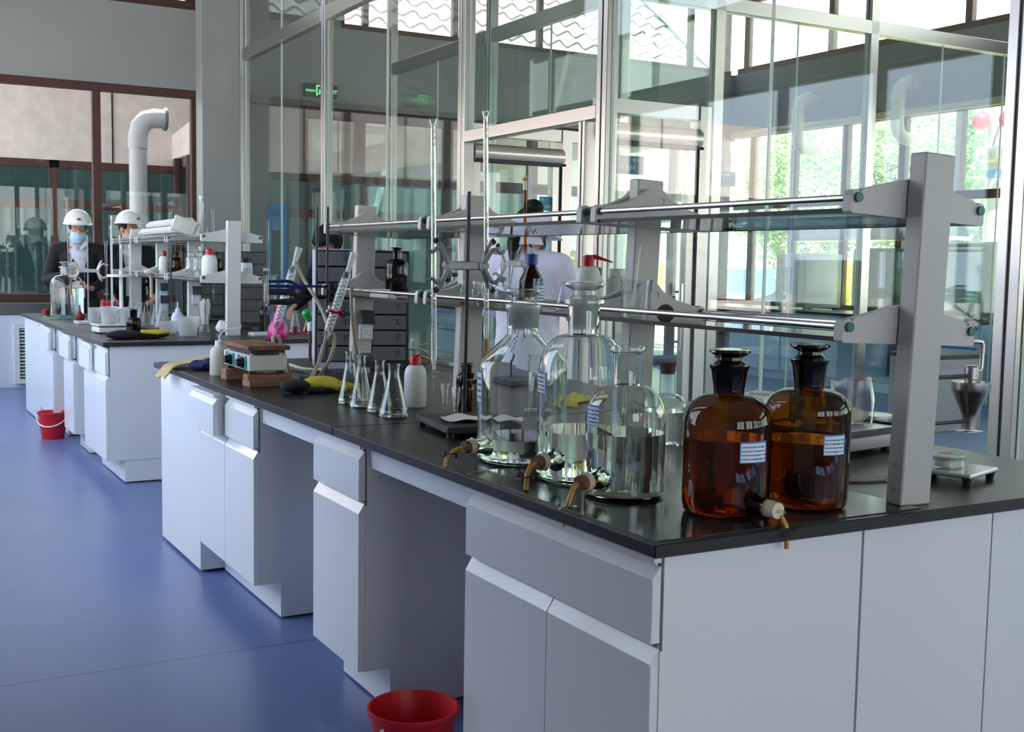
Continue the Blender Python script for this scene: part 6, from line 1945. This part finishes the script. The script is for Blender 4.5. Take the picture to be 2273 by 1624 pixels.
    if P.get('mask'):
        def mk(u, v):
            a = (u-.5)*2.5
            zz = -0.118+0.098*v
            r = .088-0.018*abs(v-.5)*2
            return hl(r*0.95*math.sin(a), -0.022-r*math.cos(a)*(1.0+0.18*(1-abs(u-.5)*2)), zz)
        m_ = obj('mask', B().patch(mk, 20, 8, 0.003), mt['mask'], t, ang=60)
        b = B()
        for s in (-1, 1):
            b.tube([hl(s*.080, -.045, -.02), hl(s*.085, .005, .01), hl(s*.078, .03, .0)], .0018, 6)
        obj('ear_loop', b, mt['outlet_face'], m_)
    if P.get('glasses'):
        b = B()
        for s in (-1, 1):
            pts = [hl(s*.033+.026*math.cos(2*PI*k/16), -0.096, 0.010+.019*math.sin(2*PI*k/16)) for k in range(17)]
            b.tube(pts, .0018, 6, cap=False)
            b.tube([hl(s*.059, -0.094, .014), hl(s*.082, -0.02, .016), hl(s*.082, .02, .010)], .0016, 6)
        b.tube([hl(-.008, -0.098, .014), hl(.008, -0.098, .014)], .0016, 6)
        obj('glasses', b, mt['cork_dark'], t)
    if P.get('brim'):
        def hb(u, v):
            a = u*2*PI
            k = 0.75+0.75*v
            return hl(.105*k*math.cos(a), .125*k*math.sin(a)+.01, 0.062-0.075*v+0.006*math.sin(3*a))
        c = obj('sun_hat', B().patch(hb, 40, 6, 0.003), mt['coat'], t, ang=60)
        obj('hat_band', B().loft([hl(0, .012, .040)[:]+(.088, .104), hl(0, .012, .075)[:]+(.086, .102)], 28, cap=False), mt['coat'], c)
    return t
person('man in white helmet, blue mask and black jacket, looking down at his hands', (1.83, 11.52, 0), R(-9), dict(
    el=(vec(-.27, .02, 1.13), vec(.27, .02, 1.13)), wr=(vec(-.11, -.24, 1.17), vec(.12, -.22, 1.06)),
    hand=((vec(.5, -.7, .35), vec(.5, .3, .5)), (vec(-.7, -.6, .1), vec(-.2, .1, .9))),
    head=vec(0, -.045, 1.600), htilt=R(6), hyaw=R(4), helmet=True, mask=True, glasses=True, wear='suit'))
tag(obj('mobile_phone', B().box(-.035, .035, -.075, .075, 0, .009, .003), mt['black'], loc=(1.80, 11.24, 1.17)), 'dark mobile phone held by the masked man in the helmet', 'phone').rotation_euler = (R(35), 0, R(-9))
person('man in white helmet and dark jacket, half hidden behind the far rack post', (2.37, 11.95, 0), R(2), dict(
    el=(vec(-.25, .04, 1.12), vec(.25, .04, 1.12)), wr=(vec(-.20, -.16, .98), vec(.20, -.16, .98)),
    hand=((vec(.2, -.6, -.6), vec(.7, 0, .2)), (vec(-.2, -.6, -.6), vec(-.7, 0, .2))),
    head=vec(0, -.03, 1.628), htilt=R(2), hyaw=R(28), helmet=True, glasses=True, wear='suit'))
person('person in white lab coat, wide white hat and blue mask, seen from behind', (3.12, 5.36, 0), R(128), dict(
    el=(vec(-.25, -.06, 1.12), vec(.25, -.06, 1.12)), wr=(vec(-.14, -.28, 1.10), vec(.14, -.28, 1.10)),
    hand=((vec(.2, -.9, 0), vec(.3, 0, -.9)), (vec(-.2, -.9, 0), vec(-.3, 0, -.9))),
    head=vec(0, -.05, 1.525), neck=vec(0, .0, 1.385), sh=(vec(-.175, 0, 1.335), vec(.175, 0, 1.335)), htilt=R(12), hyaw=R(-30), hair=True, bun=True, tail=True, mask=True, brim=True, wear='coat'))
person('dark-haired person bending forward behind the left drawer tower', (3.32, 8.66, 0), R(-62), dict(
    el=(vec(-.26, -.10, 1.08), vec(.26, -.10, 1.08)), wr=(vec(-.16, -.33, 1.0), vec(.16, -.33, 1.0)),
    hand=((vec(.2, -.8, -.4), vec(.4, 0, -.8)), (vec(-.2, -.8, -.4), vec(-.4, 0, -.8))),
    head=vec(0, -.13, 1.475), neck=vec(0, -.03, 1.37), sh=(vec(-.18, -.02, 1.32), vec(.18, -.02, 1.32)), htilt=R(35), hair=True, fringe=True, hair_r=(.115, .130, .120), wear='dark'))
# ================================================================ outside the windows
struct('ground', B().box(-40, 60, -30, 70, -0.30, -0.12), mt['ground'], 'pale paved ground outside the building', 'ground')
def leaf_mesh(n, rx, ry, rz, cz, size, seed, clumps=26):
    rnd = random.Random(seed)
    bm = bmesh.new()
    cs = []
    for k in range(clumps):
        while True:
            p = Vector((rnd.uniform(-1, 1), rnd.uniform(-1, 1), rnd.uniform(-1, 1)))
            if p.length < 1:
                break
        cs.append((Vector((p.x*rx, p.y*ry, p.z*rz+cz)), rnd.uniform(.22, .42)))
    for k in range(n):
        c, s = rnd.choice(cs)
        p = c + Vector((rnd.gauss(0, s*rx*.55), rnd.gauss(0, s*ry*.55), rnd.gauss(0, s*rz*.5)))
        u = Vector((rnd.uniform(-1, 1), rnd.uniform(-1, 1), rnd.uniform(-.6, .6))).normalized()
        w = u.cross(Vector((rnd.uniform(-1, 1), rnd.uniform(-1, 1), rnd.uniform(-1, 1)))).normalized()
        L = size*rnd.uniform(.7, 1.3)
        a = [p - u*L, p + w*L*.5, p + u*L, p - w*L*.5]
        bm.faces.new([bm.verts.new(q) for q in a])
    return bm
class BB:
    def __init__(s, bm): s.bm = bm
def tree(label, loc, h, rx, rz, n, m, seed, size=.14, kind='tree', group='trees outside the right-hand windows'):
    t = thing(kind, label, 'tree' if kind == 'tree' else 'shrub', loc, random.Random(seed).uniform(0, 6), group)
    f = obj('foliage', BB(leaf_mesh(n, rx, rx, rz, h, size, seed)), mt[m], t, recalc=False)
    f['kind'] = 'stuff'
    rnd = random.Random(seed+1)
    b = B().tube([(0, 0, -.2), (.05, .02, h*.35), (-.04, .05, h*.7), (.03, 0, h)], [.16, .12, .08, .03] if kind == 'tree' else [.05, .04, .03, .02], 8)
    for k in range(5):
        a = rnd.uniform(0, 6.28)
        b.tube([(0, 0, h*(.45+.08*k)), (math.cos(a)*rx*.4, math.sin(a)*rx*.4, h*(.65+.08*k)), (math.cos(a)*rx*.8, math.sin(a)*rx*.8, h*(.8+.08*k))], [.05, .035, .012] if kind == 'tree' else [.02, .015, .008], 6)
    obj('trunk', b, mt['bark'], t)
    return t
T = tree('leafy green tree standing beyond the right-hand windows', (17.5, 10.4, -.12), 3.3, 2.1, 2.1, 13000, 'leaf', 3, size=.075)
for (x, y, r, s) in ((19.5, 13.6, 1, 1.05), (22.0, 17.5, 2.2, 1.0), (18.6, 7.2, 4, 0.95), (23.0, 12.0, 5, 1.25), (26.0, 21.0, 3.1, 1.3), (25.0, 8.0, 2.7, 1.3), (27.0, 15.5, 0.3, 1.4), (20.5, 21.0, 1.7, 1.0)):
    dup(T, (x, y, -.12), r, scale=s)
Y1 = tree('yellow-green shrub outside the right-hand windows', (12.9, 11.6, -.12), 0.85, 0.9, .62, 1500, 'leaf_y', 11, .09, 'shrub', 'yellow shrubs outside the right-hand windows')
for (x, y, r, s) in ((14.4, 14.4, 1, 1.1), (13.2, 9.0, 2, .95), (13.2, 19.4, 3, 1.2), (14.3, 6.6, 4.4, 1.0)):
    dup(Y1, (x, y, -.12), r, scale=s)
# ornamental lamp column with red lanterns
t = thing('ornamental_lamp', 'white ornamental street lamp with red lanterns outside the right-hand windows', 'street lamp', (14.0, 11.02, -.12))
obj('column', B().lathe([(0, 0), (.30, 0), (.30, .5), (.17, .6), (.155, 2.9), (.165, 2.95), (.17, 3.0), (0.0, 3.0)], 24), mt['pvc'], t)
obj('crown', B().lathe([(.17, 2.98), (.26, 3.02), (.28, 3.12), (.18, 3.2), (.2, 3.5), (.34, 4.3), (0, 4.3)], 24), mt['pvc'], t)
b = B()
for k in range(12):
    a = 2*PI*k/12
    b.ell((.26*math.cos(a), .26*math.sin(a), 3.12), (.06, .06, .10), 10, 8)
obj('ring_ornament', b, mt['pvc'], t)
obj('blue_band', B().lathe([(.160, 2.78), (.165, 2.78), (.165, 2.88), (.160, 2.88)], 24), mt['label_blue'], t)
for k, (y, l) in enumerate(((.05, 'left'), (-.39, 'middle'), (-.72, 'right'))):
    obj('lantern', B().ell((-.35, y, 3.55-.02*k), (.12, .12, .13), 16, 12), mt['red'], t)
    obj('bracket', B().tube([(0, 0, 3.7), (-.35, y, 3.66)], .015, 6), mt['pvc'], t)
t = thing('car', 'dark blue parked car outside beyond the glazed corridor', 'car', (16.0, 17.2, -.12), R(8))
obj('body', B().prism([(-2.1, .35), (2.1, .35), (2.15, .75), (1.9, .9), (1.1, .98), (.6, 1.42), (-.9, 1.45), (-1.6, 1.0), (-2.15, .9)], -.85, .85, 'y'), mt['car'], t, ang=20)
obj('window', B().prism([(1.0, 1.0), (.55, 1.38), (-.85, 1.40), (-1.4, 1.02)], -.86, .86, 'y'), mt['smoke_win'], t)
for x in (-1.3, 1.3):
    for y in (-.8, .8):
        obj('wheel', B().tube([(x, y-.1, .32), (x, y+.1, .32)], .32, 24), mt['black'], t)

# neighbouring tiled roof beyond the back wall
def roof(label, o, ux, up_, nu, nv, du, dv, m, fascia=None, name='tiled_roof', clip=None):
    """rows of wavy tiles: o origin at the eave, ux along the eave, up_ up the slope"""
    ux, up_ = Vector(ux).normalized(), Vector(up_).normalized()
    nn = ux.cross(up_).normalized()
    if nn.z < 0:
        nn = -nn
    b = B()
    k = 8
    for j in range(nv):
        g = []
        for jj in (0, 1):
            row = []
            for i in range(nu*k+1):
                w = .045*math.cos(2*PI*i/k)
                p = Vector(o) + ux*(du*i/k) + up_*(dv*(j+jj*1.04)) + nn*(w + (.045 if jj == 0 else .0))
                row.append(p)
            g.append(row)
        lip = [p - nn*.035 for p in g[0]]
        for i in range(nu*k):
            if clip and not clip(g[0][i]):
                continue
            vs = [b.bm.verts.new(q) for q in (g[0][i], g[0][i+1], g[1][i+1], g[1][i], lip[i], lip[i+1])]
            b.bm.faces.new((vs[0], vs[1], vs[2], vs[3]))
            b.bm.faces.new((vs[4], vs[5], vs[1], vs[0]))
    return b
bld = thing('neighbour_building', 'neighbouring building with pale tiled roof seen through the high back windows', 'building')
hip = lambda p: p.x < 11.45 + (p.y-14.2)*0.0 - 0.0 and (p.x - 11.5) < -0.92*(p.z-4.35)*0 + 0.0 or (p.x < 11.6 + (4.35-p.z)*0.9 + (p.y-14.2)*0.78)
b = roof('', (-2, 14.2, 3.95), (1, 0, 0), (0, .80, .60), 46, 22, .32, .36, 'tile_roof', clip=lambda p: p.x < 11.75 - (p.z-4.15)*0.0 and (p.y-14.2) < 9)
obj('roof', b, mt['tile_roof'], bld, ang=70)
obj('ridge', B().tube([(12.0, 14.2, 4.02), (12.0, 21.0, 9.1)], .12, 10), mt['tile_roof'], bld)
# courtyard facade beyond the back windows
obj('wall', B().box(-8, 12, 16.6, 16.9, 2.62, 3.9), mt['stone'], bld)
obj('wall', B().box(-8, 12, 16.6, 16.9, -.12, .75), mt['stone'], bld)
b = B()
for k in range(9):
    b.box(-5+k*1.62-.008, -5+k*1.62+.008, 16.585, 16.601, 2.62, 3.9)
obj('joints', b, mt['dark_gap'], bld)
b = B()
for x in (-4.6, -2.9, -1.2, .5, 2.35, 4.2, 6.0, 7.8, 9.6):
    b.box(x-.06, x+.06, 16.6, 16.75, .75, 2.62)
b.box(-8, 12, 16.6, 16.75, 2.52, 2.62).box(-8, 12, 16.6, 16.75, .75, .85).box(-8, 12, 16.62, 16.72, 1.98, 2.10)
obj('window_frame', b, mt['brown'], bld)
obj('pane', B().box(-8, 12, 16.66, 16.67, .85, 2.52), mt['pane_dark'], bld)
obj('room', B().box(-8, 12, 20.9, 21.0, -.1, 1.0).box(-8, .6, 20.9, 21.0, 1.0, 3.2).box(2.0, 12, 20.9, 21.0, 1.0, 3.2).box(.6, 2.0, 20.9, 21.0, 2.05, 3.2).box(-8, 12, 16.9, 21, -.11, -.05), mt['teal_room'], bld)
for k in range(7):
    x = .1+k*.38
    b = B()
    b.box(x, x+.30, 18.0+.15*(k % 3), 18.05+.15*(k % 3), .78, .83).box(x, x+.03, 18.0, 18.03, 0, 1.5).box(x+.27, x+.30, 18.0, 18.03, 0, 1.5)
    b.tube([(x+.02, 18.02, .1), (x+.28, 18.02, .75)], .012, 6).tube([(x+.28, 18.02, .1), (x+.02, 18.02, .75)], .012, 6)
    q = obj('stacked_chair', b, mt['oven'])
    tag(q, 'pale chair in the teal room beyond the back windows, %s from the left' % ('first', 'second', 'third', 'fourth', 'fifth', 'sixth', 'seventh')[k], 'chair', 'chairs in the teal room')
t = thing('metal_roof', 'teal ribbed metal roof seen through the far window of the teal room', 'roof')
b = B()
for k in range(30):
    b.box(-2+k*.3, -2+k*.3+.26, 25, 27, 1.4, 1.5)
obj('sheets', B().prism([(24, 1.1), (27, 1.75), (27, 1.85), (24, 1.2)], -4, 8, 'x'), mt['teal_roof'], t)
rb = B()
for k in range(40):
    rb.prism([(24, 1.2), (27, 1.85), (27, 1.9), (24, 1.25)], -4+k*.3, -4+k*.3+.03, 'x')
b.bm.free()
obj('ribs', rb, mt['teal_roof'], t)
for (x, y, r, s) in ((2.2, 33, .4, 1.0), (-1.5, 34, 2.0, 1.0)):
    dup(T, (x, y, -.12), r, label='leafy tree seen through the far window of the teal room', group='trees beyond the teal room', scale=s)
t = thing('downpipe', 'white plastic downpipe with elbow in the courtyard beyond the helmeted people', 'pipe')
obj('pipe', B().tube([(3.02, 14.6, -.12), (3.02, 14.6, 2.72)], .105, 20), mt['pvc'], t)
obj('elbow', B().tube([(3.02, 14.6, 2.66), (3.02, 14.6, 2.80), (3.05, 14.6, 2.92), (3.12, 14.6, 3.0), (3.22, 14.6, 3.03), (3.34, 14.6, 3.03)], .115, 20), mt['pvc'], t)
obj('flange', B().tube([(3.33, 14.6, 3.03), (3.36, 14.6, 3.03)], .14, 20), mt['drawer_grey'], t)
w = thing('courtyard_wing', 'glazed wing with white eave closing the courtyard on the right', 'building')
obj('eave', B().prism([(13.4, 3.35), (16.6, 3.05), (16.6, 2.72), (13.4, 2.72)], 3.9, 4.2, 'x'), mt['stone'], w)
b = B()
for y in (13.5, 14.2, 15.0, 15.8, 16.5):
    b.box(3.9, 4.02, y-.05, y+.05, -.1, 2.72)
obj('window_frame', b, mt['brown'], w)
obj('pane', B().box(3.95, 3.96, 13.4, 16.6, 0, 2.72), mt['pane_dark'], w)
obj('room', B().box(6.4, 6.5, 13.4, 16.5, -.1, 2.6), mt['teal_room'], w)
# house with grey tiles across the street on the left (seen mirrored in the glass)
hs = thing('tiled_house', 'house with grey tiled roof standing outside on the left of the laboratory', 'building')
obj('wall', B().box(-37, -30, -12, 22, -.12, 2.6), mt['stone'], hs)
b = roof('', (-29.2, -14, 2.5), (0, 1, 0), (-.82, 0, .57), 40, 9, .95, .8, 'tile_grey')
obj('roof', b, mt['tile_grey'], hs, ang=70)
